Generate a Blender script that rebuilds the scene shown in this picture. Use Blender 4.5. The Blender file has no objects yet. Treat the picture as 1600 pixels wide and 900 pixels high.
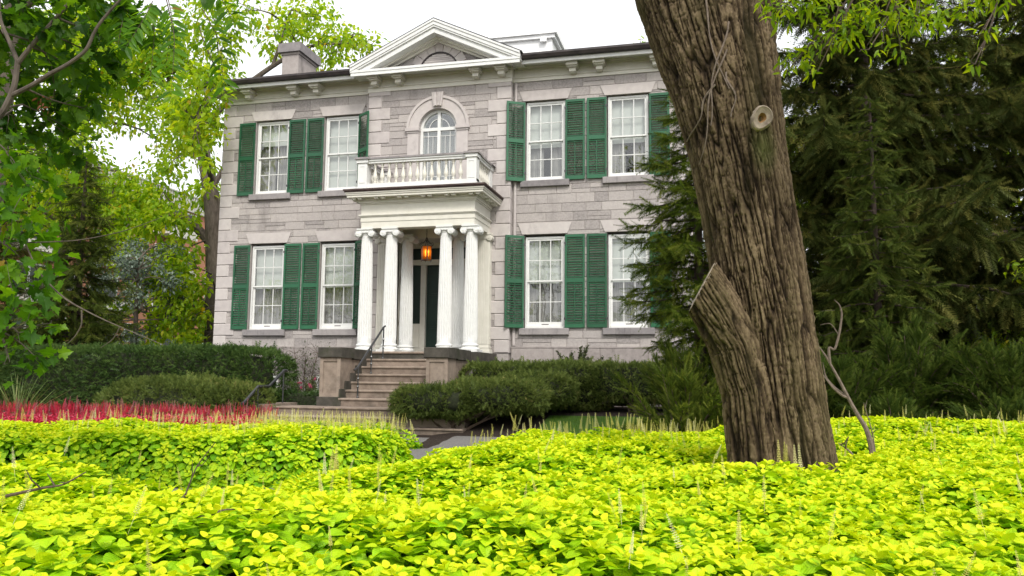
import bpy, math, random
import numpy as np
from mathutils import Matrix, Vector

# ------------------------------------------------------------------ camera, sky, sun, exposure
S = bpy.context.scene
COL = S.collection
cd = bpy.data.cameras.new('camera')
cam = bpy.data.objects.new('camera', cd)
COL.objects.link(cam)
cd.sensor_width = 36.0
cd.lens = 28.8
cd.clip_start = 0.05
cd.clip_end = 1500
cr = Vector((0.96969971, 0.24408724, 0.01019264))
cu = Vector((0.01697317, -0.10893393, 0.99390408))
cf = Vector((-0.24370962, 0.96361549, 0.10977613))
CAM = Vector((7.01461, -19.88904, -0.36422))
cam.matrix_world = Matrix(((cr.x, cu.x, -cf.x, CAM.x), (cr.y, cu.y, -cf.y, CAM.y), (cr.z, cu.z, -cf.z, CAM.z), (0, 0, 0, 1)))
S.camera = cam

SUN_EL, SUN_AZ = math.radians(46), math.radians(150)      # azimuth clockwise from +Y
wd = bpy.data.worlds.new('World')
S.world = wd
wd.use_nodes = True
wn = wd.node_tree
wn.nodes.clear()
wo = wn.nodes.new('ShaderNodeOutputWorld')
wb = wn.nodes.new('ShaderNodeBackground')
sk = wn.nodes.new('ShaderNodeTexSky')
sk.sky_type = 'NISHITA'
sk.sun_disc = False
sk.sun_elevation = SUN_EL
sk.sun_rotation = SUN_AZ
sk.air_density = 1.0
sk.dust_density = 4.0
sk.ozone_density = 1.0
hs = wn.nodes.new('ShaderNodeHueSaturation')              # high overcast: the blue is veiled by cloud
hs.inputs['Saturation'].default_value = 0.22
mx = wn.nodes.new('ShaderNodeMixRGB')
mx.blend_type = 'MIX'
mx.inputs[0].default_value = 0.55
mx.inputs[2].default_value = (9.0, 9.1, 9.2, 1)
wn.links.new(sk.outputs[0], hs.inputs['Color'])
wn.links.new(hs.outputs[0], mx.inputs[1])
wn.links.new(mx.outputs[0], wb.inputs[0])
wb.inputs[1].default_value = 0.12
wn.links.new(wb.outputs[0], wo.inputs[0])

sl = bpy.data.lights.new('sun', 'SUN')
sl.energy = 1.5
sl.angle = math.radians(14)
sl.color = (1.0, 0.955, 0.88)
so = bpy.data.objects.new('sun', sl)
COL.objects.link(so)
sd = Vector((math.sin(SUN_AZ) * math.cos(SUN_EL), math.cos(SUN_AZ) * math.cos(SUN_EL), math.sin(SUN_EL)))
so.rotation_euler = sd.to_track_quat('Z', 'Y').to_euler()

S.view_settings.view_transform = 'Standard'
S.view_settings.look = 'None'
S.view_settings.gamma = 1.0
S.view_settings.exposure = 0.82
S.view_settings.use_curve_mapping = False
S.render.engine = 'CYCLES'
cy = S.cycles
cy.use_denoising = True
cy.max_bounces = 7
cy.diffuse_bounces = 4
cy.glossy_bounces = 3
cy.transmission_bounces = 4
cy.transparent_max_bounces = 8
cy.sample_clamp_indirect = 6.0

# ------------------------------------------------------------------ helpers
random.seed(7)
rng = np.random.default_rng(7)
PI = math.pi
UP = np.array([0, 0, 1.0])


def link(name, me, mats, parent=None):
    o = bpy.data.objects.new(name, me)
    COL.objects.link(o)
    for m in (mats if isinstance(mats, (list, tuple)) else [mats]):
        me.materials.append(m)
    if parent is not None:
        o.parent = parent
    return o


def tag(o, label, cat, group=None, kind=None):
    o['label'] = label
    o['category'] = cat
    if group:
        o['group'] = group
    if kind:
        o['kind'] = kind
    return o


def thing(name, label, cat, loc=(0, 0, 0), group=None):
    o = bpy.data.objects.new(name, None)
    o.empty_display_size = 0.2
    COL.objects.link(o)
    o.location = loc
    return tag(o, label, cat, group)


def np_mesh(name, V, Fs, mats, parent=None, attrs=None, mi=None, smooth=False):
    """V (n,3); Fs list of (m,k) index arrays; attrs {name: (n,) floats}"""
    me = bpy.data.meshes.new(name)
    V = np.asarray(V, dtype=np.float32)
    if not isinstance(Fs, (list, tuple)):
        Fs = [Fs]
    Fs = [np.asarray(f, dtype=np.int32) for f in Fs if len(f)]
    nl = sum(f.size for f in Fs)
    nf = sum(len(f) for f in Fs)
    me.vertices.add(len(V))
    me.vertices.foreach_set('co', V.ravel())
    me.loops.add(nl)
    me.loops.foreach_set('vertex_index', np.concatenate([f.ravel() for f in Fs]))
    me.polygons.add(nf)
    tot = np.concatenate([np.full(len(f), f.shape[1], dtype=np.int32) for f in Fs])
    st = np.concatenate([[0], np.cumsum(tot)[:-1]]).astype(np.int32)
    me.polygons.foreach_set('loop_start', st)
    if mi is not None:
        me.polygons.foreach_set('material_index', np.asarray(mi, dtype=np.int32))
    me.polygons.foreach_set('use_smooth', np.full(nf, bool(smooth)))
    for k, a in (attrs or {}).items():
        at = me.attributes.new(k, 'FLOAT', 'POINT')
        at.data.foreach_set('value', np.asarray(a, dtype=np.float32))
    me.update(calc_edges=True)
    return link(name, me, mats, parent)


class MB:
    """collects simple shapes into ONE mesh"""
    def __init__(s):
        s.v, s.f, s.r, s.m = [], [], [], []
        s.cur = 0

    def add(s, vs, fs, rnd=None, m=None):
        n = len(s.v)
        s.v += [tuple(map(float, p)) for p in vs]
        s.r += [random.random() if rnd is None else rnd] * len(vs)
        s.f += [tuple(i + n for i in f) for f in fs]
        s.m += [s.cur if m is None else m] * len(fs)
        return s

    def box(s, x0, x1, y0, y1, z0, z1, **k):
        vs = [(x, y, z) for z in (z0, z1) for y in (y0, y1) for x in (x0, x1)]
        return s.add(vs, [(0, 2, 3, 1), (4, 5, 7, 6), (0, 1, 5, 4), (2, 6, 7, 3), (0, 4, 6, 2), (1, 3, 7, 5)], **k)

    def bbox(s, x0, x1, y0, y1, z0, z1, b=0.01, **k):
        """box with its four front (-y) edges chamfered"""
        vs = [(x0 + b, y0, z0 + b), (x1 - b, y0, z0 + b), (x1 - b, y0, z1 - b), (x0 + b, y0, z1 - b),
              (x0, y0 + b, z0), (x1, y0 + b, z0), (x1, y0 + b, z1), (x0, y0 + b, z1),
              (x0, y1, z0), (x1, y1, z0), (x1, y1, z1), (x0, y1, z1)]
        fs = [(0, 1, 2, 3), (0, 4, 5, 1), (1, 5, 6, 2), (2, 6, 7, 3), (3, 7, 4, 0),
              (4, 8, 9, 5), (5, 9, 10, 6), (6, 10, 11, 7), (7, 11, 8, 4), (8, 11, 10, 9)]
        return s.add(vs, fs, **k)

    def prism(s, poly, y0, y1, **k):
        """poly of (x,z), extruded in y; counter-clockwise seen from -y"""
        n = len(poly)
        vs = [(x, y0, z) for x, z in poly] + [(x, y1, z) for x, z in poly]
        fs = [tuple(range(n)), tuple(range(2 * n - 1, n - 1, -1))]
        fs += [(i, i + n, (i + 1) % n + n, (i + 1) % n) for i in range(n)]
        return s.add(vs, fs, **k)

    def prismx(s, poly, x0, x1, **k):
        """poly of (y,z) extruded in x"""
        n = len(poly)
        vs = [(x0, y, z) for y, z in poly] + [(x1, y, z) for y, z in poly]
        fs = [tuple(range(n - 1, -1, -1)), tuple(range(n, 2 * n))]
        fs += [(i, (i + 1) % n, (i + 1) % n + n, i + n) for i in range(n)]
        return s.add(vs, fs, **k)

    def lathe(s, prof, c=(0, 0, 0), seg=20, cap=True, **k):
        vs, fs = [], []
        for r, z in prof:
            for i in range(seg):
                a = 2 * PI * i / seg
                vs.append((c[0] + r * math.cos(a), c[1] + r * math.sin(a), c[2] + z))
        for j in range(len(prof) - 1):
            for i in range(seg):
                i2 = (i + 1) % seg
                fs.append((j * seg + i, j * seg + i2, (j + 1) * seg + i2, (j + 1) * seg + i))
        if cap:
            fs.append(tuple(range(seg - 1, -1, -1)))
            fs.append(tuple((len(prof) - 1) * seg + i for i in range(seg)))
        return s.add(vs, fs, **k)

    def tube(s, pts, rad, seg=8, cap=True, **k):
        pts = [np.array(p, float) for p in pts]
        if not hasattr(rad, '__len__'):
            rad = [rad] * len(pts)
        t0 = pts[1] - pts[0]
        t0 /= np.linalg.norm(t0)
        ref = np.array([0, 0, 1.0]) if abs(t0[2]) < .9 else np.array([1.0, 0, 0])
        u = np.cross(ref, t0)
        u /= np.linalg.norm(u)
        vs, fs = [], []
        for j, p in enumerate(pts):
            t = pts[min(j + 1, len(pts) - 1)] - pts[max(j - 1, 0)]
            t /= (np.linalg.norm(t) + 1e-9)
            u = u - t * (u @ t)
            u /= (np.linalg.norm(u) + 1e-9)
            w = np.cross(t, u)
            for i in range(seg):
                a = 2 * PI * i / seg
                vs.append(p + rad[j] * (u * math.cos(a) + w * math.sin(a)))
        for j in range(len(pts) - 1):
            for i in range(seg):
                i2 = (i + 1) % seg
                fs.append((j * seg + i, j * seg + i2, (j + 1) * seg + i2, (j + 1) * seg + i))
        if cap:
            fs.append(tuple(range(seg - 1, -1, -1)))
            fs.append(tuple((len(pts) - 1) * seg + i for i in range(seg)))
        return s.add(vs, fs, **k)

    def build(s, name, mats, parent=None, smooth=False, loc=None):
        me = bpy.data.meshes.new(name)
        me.from_pydata(s.v, [], s.f)
        at = me.attributes.new('rnd', 'FLOAT', 'POINT')
        at.data.foreach_set('value', np.array(s.r, dtype=np.float32))
        me.polygons.foreach_set('material_index', np.array(s.m, dtype=np.int32))
        if smooth:
            me.polygons.foreach_set('use_smooth', np.ones(len(s.f), dtype=bool))
            me.set_sharp_from_angle(angle=math.radians(38))
        me.update()
        o = link(name, me, mats, parent)
        if loc is not None:
            o.location = loc
        return o


def copy_tree(o, parent=None):
    c = o.copy()
    COL.objects.link(c)
    if parent is not None:
        c.parent = parent
    for ch in list(o.children):
        copy_tree(ch, c)
    return c


# value noise ---------------------------------------------------------------
_NT = rng.random((64, 64, 64)).astype(np.float32)


def vnoise(p):
    p = np.asarray(p, float)
    i = np.floor(p).astype(int)
    f = p - i
    f = f * f * (3 - 2 * f)
    r = 0
    for dx in (0, 1):
        for dy in (0, 1):
            for dz in (0, 1):
                w = (f[..., 0] if dx else 1 - f[..., 0]) * (f[..., 1] if dy else 1 - f[..., 1]) * (f[..., 2] if dz else 1 - f[..., 2])
                r = r + w * _NT[(i[..., 0] + dx) % 64, (i[..., 1] + dy) % 64, (i[..., 2] + dz) % 64]
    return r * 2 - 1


def fbm(p, o=3):
    p = np.asarray(p, float)
    r, a, s = 0, 1.0, 0
    for k in range(o):
        r = r + a * vnoise(p * 2 ** k + 17.3 * k)
        s += a
        a *= .5
    return r / s


def norm(v):
    return v / (np.linalg.norm(v, axis=-1, keepdims=True) + 1e-9)


def frames(d, upv=UP, roll=0.0):
    """(n,3,3) with columns x=d, y, z~up"""
    d = norm(np.asarray(d, float))
    up = np.broadcast_to(np.asarray(upv, float), d.shape)
    y = np.cross(up, d)
    bad = np.linalg.norm(y, axis=1) < 1e-3
    y[bad] = [0, 1, 0]
    y = norm(y)
    z = np.cross(d, y)
    roll = np.broadcast_to(roll, (len(d),))[:, None]
    y2 = y * np.cos(roll) + z * np.sin(roll)
    z2 = -y * np.sin(roll) + z * np.cos(roll)
    return np.stack([d, y2, z2], axis=2)


def scatter(tmpl, P, M, s, rnd=None):
    """instances of a template baked into arrays -> V, F, attrs"""
    tv, tf = tmpl[0], tmpl[1]
    n, m = len(P), len(tv)
    s = np.broadcast_to(np.asarray(s, float), (n,))
    V = P[:, None, :] + s[:, None, None] * np.einsum('nij,mj->nmi', M, tv)
    F = tf[None] + (np.arange(n) * m)[:, None, None]
    if rnd is None:
        rnd = rng.random(n)
    at = {'rnd': np.repeat(rnd, m), 'lu': np.tile(tv[:, 0], n), 'lv': np.tile(tv[:, 1], n)}
    return V.reshape(-1, 3), F.reshape(-1, tf.shape[1]), at


def merge(parts):
    """parts: list of (V,F,at[,matindex]) -> V, [F...], at, mi"""
    off, Vs, Fs, ats, mi = 0, [], [], {}, []
    for p in parts:
        V, F, at = p[0], p[1], p[2]
        Vs.append(V)
        Fs.append(F + off)
        off += len(V)
        for k, a in at.items():
            ats.setdefault(k, []).append(a)
        mi.append(np.full(len(F), p[3] if len(p) > 3 else 0))
    return np.concatenate(Vs), Fs, {k: np.concatenate(a) for k, a in ats.items()}, np.concatenate(mi)


# leaf templates -----------------------------------------------------------
def leaf_tmpl(ts, ws, fold=0.25, droop=0.25):
    v, f = [], []
    for t, w in zip(ts, ws):
        for sgn in (-1, 0, 1):
            y = sgn * w
            v.append((t, y, fold * abs(y) - droop * t * t))
    for j in range(len(ts) - 1):
        a = j * 3
        f += [(a, a + 3, a + 4, a + 1), (a + 1, a + 4, a + 5, a + 2)]
    return np.array(v, float), np.array(f, np.int32)


COLEUS = leaf_tmpl([0, .1, .28, .52, .76, .92, 1.0], [.02, .27, .43, .44, .32, .15, .01], .16, .32)
OVATE = leaf_tmpl([0, .2, .5, .8, 1.0], [.02, .2, .27, .17, .01], .3, .25)
LANCE = leaf_tmpl([0, .3, .7, 1.0], [.02, .16, .13, .01], .3, .2)
BLADE = (np.array([(0, -.03, 0), (0, .03, 0), (.5, .025, .0), (.5, -.025, 0), (1, 0, -.12), (1, 0.004, -.12)], float),
         np.array([(0, 3, 2, 1), (3, 4, 5, 2)], np.int32))


STRAP = (np.array([(0, -.011, 0), (0, .011, 0), (.5, .010, .0), (.5, -.010, 0), (1, 0, -.14), (1, 0.001, -.14)], float), BLADE[1])


def maple_tmpl():
    # five-lobed leaf outline, fan of triangles about a point near the base
    half = [(0, .03), (-.08, .22), (.02, .42), (.1, .30), (.24, .34), (.38, .62), (.46, .44), (.6, .46), (.56, .26), (.74, .22), (.82, .10), (1.0, 0)]
    pts = half + [(x, -y) for x, y in half[-2::-1]]
    v = [(.22, 0, 0)] + [(x, y, .16 * abs(y) - .2 * x * x) for x, y in pts]
    n = len(pts)
    f = [(0, i + 1, i, 0) for i in range(1, n)]
    f = [(a, b, c) for a, b, c, _ in f]
    return np.array(v, float), np.array(f, np.int32)


MAPLE = maple_tmpl()


def spray_tmpl(n=9, ln=.26, w=.05, up=True, taper=.6):
    """feathery conifer branchlet along +x: slim triangles"""
    v, f = [], []
    v += [(0, -.012, 0), (0, .012, 0), (1, 0, 0)]
    f.append((0, 1, 2))
    for i in range(n):
        t = (i + .5) / n
        l = ln * (1 - taper * t)
        for sgn in (-1, 1):
            a = math.radians(48 + random.uniform(-10, 10))
            zz = random.uniform(-.12, .12)
            k = len(v)
            v += [(t - w / 2, 0, 0), (t + w / 2, 0, 0.01), (t + l * math.cos(a), sgn * l * math.sin(a), zz * l * 2)]
            f.append((k, k + 1, k + 2))
        if up:
            k = len(v)
            a = math.radians(random.uniform(40, 60))
            v += [(t, -w / 2, 0), (t, w / 2, 0), (t + l * .8 * math.cos(a), random.uniform(-.05, .05), l * .8 * math.sin(a))]
            f.append((k, k + 1, k + 2))
    return np.array(v, float), np.array(f, np.int32)


SPRAY = spray_tmpl(11, .30, .062)
TUFT = spray_tmpl(6, .42, .10)
FEATHER = spray_tmpl(14, .22, .035, True, .5)


def spike_tmpl(n=15, spread=.10):
    """flower spike along +x: whorls of tiny florets on a thin stalk"""
    v, f = [], []
    for k in range(3):
        a = 2 * PI * k / 3
        b = a + 2 * PI / 3
        i = len(v)
        v += [(-.7, .010 * math.cos(a), .010 * math.sin(a)), (-.7, .010 * math.cos(b), .010 * math.sin(b)), (1, .004 * math.cos(b), .004 * math.sin(b)), (1, .004 * math.cos(a), .004 * math.sin(a))]
        f.append((i, i + 1, i + 2, i + 3))
    for j in range(n):
        t = .02 + .96 * j / n
        r = spread * (1.15 - .85 * t)
        for k in range(5):
            a = 2 * PI * (k + .5 * (j % 2)) / 5
            c, s_ = math.cos(a), math.sin(a)
            i = len(v)
            h = .035
            v += [(t, 0, 0), (t + .01, r * .7 * c - .35 * r * s_, r * .7 * s_ + .35 * r * c), (t + h, r * c, r * s_), (t + .01, r * .7 * c + .35 * r * s_, r * .7 * s_ - .35 * r * c)]
            f.append((i, i + 1, i + 2, i + 3))
    return np.array(v, float), np.array(f, np.int32)


SPIKE = spike_tmpl()


# ------------------------------------------------------------------ materials
def mat_new(name):
    m = bpy.data.materials.new(name)
    m.use_nodes = True
    nt = m.node_tree
    nt.nodes.clear()
    out = nt.nodes.new('ShaderNodeOutputMaterial')
    return m, nt, out


def N(nt, t, **k):
    n = nt.nodes.new('ShaderNode' + t)
    for a, b in k.items():
        setattr(n, a, b)
    return n


def ramp(nt, stops):
    r = N(nt, 'ValToRGB')
    e = r.color_ramp.elements
    while len(e) < len(stops):
        e.new(.5)
    for el, (p, c) in zip(e, stops):
        el.position = p
        el.color = (*c, 1)
    return r


def leaf_mat(name, stops, trans=.35, gloss=.06, rough=.45, tcol=None, vein=0.0):
    m, nt, out = mat_new(name)
    L = nt.links.new
    at = N(nt, 'Attribute', attribute_name='rnd')
    r = ramp(nt, stops)
    L(at.outputs['Fac'], r.inputs[0])
    col = r.outputs[0]
    nz = N(nt, 'TexNoise')
    nz.inputs['Scale'].default_value = 30
    nz.inputs['Detail'].default_value = 3
    tc = N(nt, 'TexCoord')
    L(tc.outputs['Object'], nz.inputs['Vector'])
    mm = N(nt, 'MixRGB', blend_type='OVERLAY')
    mm.inputs[0].default_value = .35
    L(col, mm.inputs[1])
    L(nz.outputs['Fac'], mm.inputs[2])
    col = mm.outputs[0]
    df = N(nt, 'BsdfDiffuse')
    tr = N(nt, 'BsdfTranslucent')
    gl = N(nt, 'BsdfGlossy')
    gl.inputs['Roughness'].default_value = rough
    if vein:
        lu = N(nt, 'Attribute', attribute_name='lu')
        lv = N(nt, 'Attribute', attribute_name='lv')
        ab = N(nt, 'Math', operation='ABSOLUTE')
        L(lv.outputs['Fac'], ab.inputs[0])
        m1 = N(nt, 'Math', operation='MULTIPLY_ADD')     # lu*26 - |lv|*22 : slanting side veins
        L(ab.outputs[0], m1.inputs[0])
        m1.inputs[1].default_value = -24
        mlu = N(nt, 'Math', operation='MULTIPLY')
        L(lu.outputs['Fac'], mlu.inputs[0])
        mlu.inputs[1].default_value = 40
        L(mlu.outputs[0], m1.inputs[2])
        sn = N(nt, 'Math', operation='SINE')
        L(m1.outputs[0], sn.inputs[0])
        mid = N(nt, 'MapRange')
        mid.inputs['From Max'].default_value = .05
        mid.inputs['To Min'].default_value = -1.2
        mid.inputs['To Max'].default_value = 0
        L(ab.outputs[0], mid.inputs['Value'])
        ad = N(nt, 'Math', operation='ADD')
        L(sn.outputs[0], ad.inputs[0])
        L(mid.outputs[0], ad.inputs[1])
        bp = N(nt, 'Bump')
        bp.inputs['Strength'].default_value = vein
        bp.inputs['Distance'].default_value = .004
        L(ad.outputs[0], bp.inputs['Height'])
        for b in (df, gl):
            L(bp.outputs[0], b.inputs['Normal'])
    L(col, df.inputs[0])
    if tcol is None:
        L(col, tr.inputs[0])
    else:
        mt = N(nt, 'MixRGB', blend_type='MULTIPLY')
        mt.inputs[0].default_value = 1
        mt.inputs[2].default_value = (*tcol, 1)
        L(col, mt.inputs[1])
        L(mt.outputs[0], tr.inputs[0])
    m1 = N(nt, 'MixShader')
    m1.inputs[0].default_value = trans
    L(df.outputs[0], m1.inputs[1])
    L(tr.outputs[0], m1.inputs[2])
    m2 = N(nt, 'MixShader')
    m2.inputs[0].default_value = gloss
    L(m1.outputs[0], m2.inputs[1])
    L(gl.outputs[0], m2.inputs[2])
    L(m2.outputs[0], out.inputs[0])
    return m


def surf(name, stops, rough=.7, scale=6, attr=None, detail=5, bump=0, bscale=40, spec=.3, metallic=0, stretch=(1, 1, 1), dirt=None, dscale=1.5, dstretch=(1, 1, 1), bdist=.01):
    """noise-driven colour (or per-piece attribute mixed with noise), optional blotchy dirt, optional bump"""
    m, nt, out = mat_new(name)
    L = nt.links.new
    b = N(nt, 'BsdfPrincipled')
    b.inputs['Roughness'].default_value = rough
    b.inputs['Specular IOR Level'].default_value = spec
    b.inputs['Metallic'].default_value = metallic
    tc = N(nt, 'TexCoord')
    mp = N(nt, 'Mapping')
    mp.inputs['Scale'].default_value = stretch
    L(tc.outputs['Object'], mp.inputs[0])
    nz = N(nt, 'TexNoise')
    nz.inputs['Scale'].default_value = scale
    nz.inputs['Detail'].default_value = detail
    nz.inputs['Roughness'].default_value = .62
    L(mp.outputs[0], nz.inputs['Vector'])
    r = ramp(nt, stops)
    if attr:
        at = N(nt, 'Attribute', attribute_name=attr)
        mm = N(nt, 'Math', operation='MULTIPLY_ADD')
        L(nz.outputs['Fac'], mm.inputs[0])
        mm.inputs[1].default_value = .85
        ad = N(nt, 'Math', operation='MULTIPLY_ADD')
        L(at.outputs['Fac'], ad.inputs[0])
        ad.inputs[1].default_value = .40
        ad.inputs[2].default_value = -.10
        L(ad.outputs[0], mm.inputs[2])
        L(mm.outputs[0], r.inputs[0])
    else:
        L(nz.outputs['Fac'], r.inputs[0])
    col = r.outputs[0]
    if dirt:
        mp2 = N(nt, 'Mapping')
        mp2.inputs['Scale'].default_value = dstretch
        L(tc.outputs['Object'], mp2.inputs[0])
        n2 = N(nt, 'TexNoise')
        n2.inputs['Scale'].default_value = dscale
        n2.inputs['Detail'].default_value = 6
        n2.inputs['Roughness'].default_value = .7
        L(mp2.outputs[0], n2.inputs['Vector'])
        mr = N(nt, 'MapRange')
        mr.inputs['From Min'].default_value = dirt[1]
        mr.inputs['From Max'].default_value = dirt[1] + .2
        mr.inputs['To Max'].default_value = dirt[2]
        L(n2.outputs['Fac'], mr.inputs['Value'])
        mix = N(nt, 'MixRGB')
        mix.inputs[2].default_value = (*dirt[0], 1)
        L(mr.outputs[0], mix.inputs[0])
        L(col, mix.inputs[1])
        col = mix.outputs[0]
    L(col, b.inputs['Base Color'])
    if bump:
        n3 = N(nt, 'TexNoise')
        n3.inputs['Scale'].default_value = bscale
        n3.inputs['Detail'].default_value = 4
        L(mp.outputs[0], n3.inputs['Vector'])
        bp = N(nt, 'Bump')
        bp.inputs['Strength'].default_value = bump
        bp.inputs['Distance'].default_value = bdist
        L(n3.outputs['Fac'], bp.inputs['Height'])
        L(bp.outputs[0], b.inputs['Normal'])
    L(b.outputs[0], out.inputs[0])
    return m


M = {}
M['ashlar'] = surf('weathered_limestone_ashlar', [(.05, (.125, .112, .108)), (.24, (.235, .213, .206)), (.5, (.35, .318, .303)), (.9, (.46, .42, .395))], .85, 24, 'rnd', detail=8, bump=.6, bscale=35, dirt=((.13, .115, .11), .55, .6), dscale=1.1, dstretch=(1, 1, .40))
M['trim'] = surf('dressed_limestone', [(0, (.33, .295, .285)), (.4, (.44, .40, .385)), (.8, (.52, .48, .455))], .85, 7, 'rnd', bump=.25, bscale=60, dirt=((.20, .18, .175), .60, .6), dscale=2.2, dstretch=(1, 1, .5))
M['sill'] = surf('stained_stone_sill', [(0, (.12, .11, .115)), (.5, (.25, .23, .23)), (.9, (.36, .33, .32))], .85, 5, 'rnd', bump=.3, dirt=((.08, .075, .075), .55, .7), dscale=3, dstretch=(4, 4, .6))
M['basestone'] = surf('stained_base_course', [(.2, (.20, .175, .165)), (.5, (.30, .265, .25)), (.8, (.38, .34, .32))], .85, 9, 'rnd', detail=8, bump=.35, bscale=50, dirt=((.12, .105, .10), .54, .7), dscale=2.0, dstretch=(1, 1, .4))
M['mortar'] = surf('lime_mortar', [(.3, (.30, .27, .255)), (.7, (.42, .385, .36))], .95, 20)
M['dark_stone'] = surf('mossy_dark_stone', [(.25, (.028, .026, .022)), (.5, (.06, .054, .044)), (.8, (.115, .10, .085))], .85, 4, bump=.4, bscale=30, dirt=((.03, .038, .016), .52, .8), dscale=2.2)
M['step'] = surf('worn_sandstone', [(.25, (.14, .107, .084)), (.5, (.225, .176, .14)), (.8, (.315, .252, .202))], .85, 7, 'rnd', bump=.3, bscale=50, dirt=((.075, .065, .052), .54, .7), dscale=1.7)
M['white'] = surf('white_gloss_paint', [(.2, (.62, .62, .60)), (.8, (.73, .73, .71))], .42, 9, bump=.05, bscale=30, dirt=((.42, .41, .37), .60, .5), dscale=4, dstretch=(1.6, 1.6, .35))
M['bright_white'] = surf('glare_white_paint', [(.2, (.86, .86, .85)), (.8, (.90, .90, .89))], .5, 9)  # white raised to stand for overexposed glare on the roof lantern
M['cream'] = surf('cream_paint', [(.2, (.58, .56, .49)), (.8, (.69, .665, .595))], .5, 5, bump=.06, bscale=30, dirt=((.42, .38, .30), .64, .55), dscale=2.5, dstretch=(1, 1, .4))
M['green'] = surf('green_shutter_paint', [(.2, (.008, .070, .029)), (.8, (.014, .102, .044))], .42, 5, 'rnd', spec=.45, dirt=((.045, .15, .085), .60, .5), dscale=2.0)
M['iron'] = surf('black_iron', [(.3, (.012, .012, .013)), (.7, (.03, .03, .033))], .28, 20, spec=.9)
M['gutter'] = surf('dark_gutter', [(.3, (.025, .021, .022)), (.7, (.06, .048, .046))], .5, 4)
M['brown'] = surf('brown_roof_edge', [(.3, (.045, .028, .024)), (.7, (.085, .055, .048))], .6, 5)
M['shingle'] = surf('grey_shingle', [(.3, (.035, .035, .04)), (.7, (.085, .085, .09))], .9, 12, bump=.4)
M['door'] = surf('dark_green_door', [(.3, (.008, .024, .017)), (.7, (.014, .036, .026))], .35, 5, spec=.5)
M['dark'] = surf('dark_interior', [(.3, (.02, .018, .018)), (.7, (.05, .045, .043))], .9, 3)
M['blind'] = surf('pale_roller_blind', [(.3, (.45, .47, .44)), (.7, (.54, .56, .53))], .9, 2)
M['curtain'] = surf('sheer_curtain', [(.3, (.17, .165, .16)), (.7, (.36, .345, .33))], .95, 6, stretch=(6, 1, .3))
M['brick'] = surf('orange_brick', [(.2, (.30, .13, .08)), (.8, (.42, .20, .13))], .9, 20)
M['concrete'] = surf('pale_concrete', [(.2, (.42, .40, .37)), (.8, (.56, .54, .50))], .9, 3)
M['soil'] = surf('dark_mulch', [(.25, (.012, .008, .006)), (.5, (.035, .024, .018)), (.8, (.075, .052, .04))], .95, 30, bump=.8, bscale=60, bdist=.03)
M['turf'] = surf('turf_soil', [(.25, (.04, .09, .012)), (.75, (.08, .16, .022))], .95, 12, bump=.5, bscale=70)
M['path'] = surf('grey_gravel_path', [(.3, (.11, .105, .10)), (.7, (.25, .235, .22))], .95, 60, bump=.5, bscale=120)
M['cut'] = surf('weathered_cut_wood', [(.25, (.13, .10, .075)), (.5, (.28, .23, .175)), (.75, (.42, .35, .27))], .9, 14, bump=.5, bscale=40)
M['deadwood'] = surf('grey_dead_wood', [(.25, (.09, .066, .052)), (.75, (.23, .18, .145))], .9, 25, bump=.3)
M['twig'] = surf('brown_twig', [(.25, (.05, .035, .025)), (.75, (.13, .095, .07))], .9, 25)
M['smallbark'] = surf('grey_brown_bark', [(.25, (.05, .040, .031)), (.75, (.16, .13, .105))], .95, 14, bump=.6, stretch=(1, 1, .3))
M['darkbark'] = surf('dark_spruce_bark', [(.25, (.030, .022, .018)), (.75, (.085, .062, .05))], .95, 14, bump=.6)
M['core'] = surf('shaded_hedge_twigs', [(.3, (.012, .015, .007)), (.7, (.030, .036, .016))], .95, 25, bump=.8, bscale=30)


# each shutter leaf has faded a little differently
_nt = M['green'].node_tree
_b = [n for n in _nt.nodes if n.type == 'BSDF_PRINCIPLED'][0]
_src = _b.inputs['Base Color'].links[0].from_socket
_oi = N(_nt, 'ObjectInfo')
_mr = N(_nt, 'MapRange')
_mr.inputs['To Min'].default_value = .82
_mr.inputs['To Max'].default_value = 1.35
_nt.links.new(_oi.outputs['Random'], _mr.inputs['Value'])
_hs = N(_nt, 'HueSaturation')
_hs.inputs['Saturation'].default_value = .96
_nt.links.new(_mr.outputs[0], _hs.inputs['Value'])
_nt.links.new(_src, _hs.inputs['Color'])
_nt.links.new(_hs.outputs[0], _b.inputs['Base Color'])


def glass_mat():
    m, nt, out = mat_new('window_glass')
    L = nt.links.new
    t = N(nt, 'BsdfTransparent')
    t.inputs[0].default_value = (.93, .95, .94, 1)
    g = N(nt, 'BsdfGlossy')
    g.inputs['Roughness'].default_value = .015
    nz = N(nt, 'TexNoise')
    nz.inputs['Scale'].default_value = 2.2
    bp = N(nt, 'Bump')
    bp.inputs['Strength'].default_value = .22
    bp.inputs['Distance'].default_value = .02
    L(nz.outputs['Fac'], bp.inputs['Height'])
    L(bp.outputs[0], g.inputs['Normal'])
    lw = N(nt, 'LayerWeight')
    lw.inputs['Blend'].default_value = .5
    fr = N(nt, 'MapRange')
    fr.inputs['To Min'].default_value = .14
    fr.inputs['To Max'].default_value = .85
    pw = N(nt, 'Math', operation='POWER')
    L(lw.outputs['Facing'], pw.inputs[0])
    pw.inputs[1].default_value = 3.5
    L(pw.outputs[0], fr.inputs['Value'])
    mx_ = N(nt, 'MixShader')
    L(fr.outputs[0], mx_.inputs[0])
    L(t.outputs[0], mx_.inputs[1])
    L(g.outputs[0], mx_.inputs[2])
    L(mx_.outputs[0], out.inputs[0])
    return m


M['glass'] = glass_mat()


def emit_mat(name, col, st):
    m, nt, out = mat_new(name)
    e = N(nt, 'Emission')
    e.inputs[0].default_value = (*col, 1)
    e.inputs[1].default_value = st
    nt.links.new(e.outputs[0], out.inputs[0])
    return m


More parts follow.
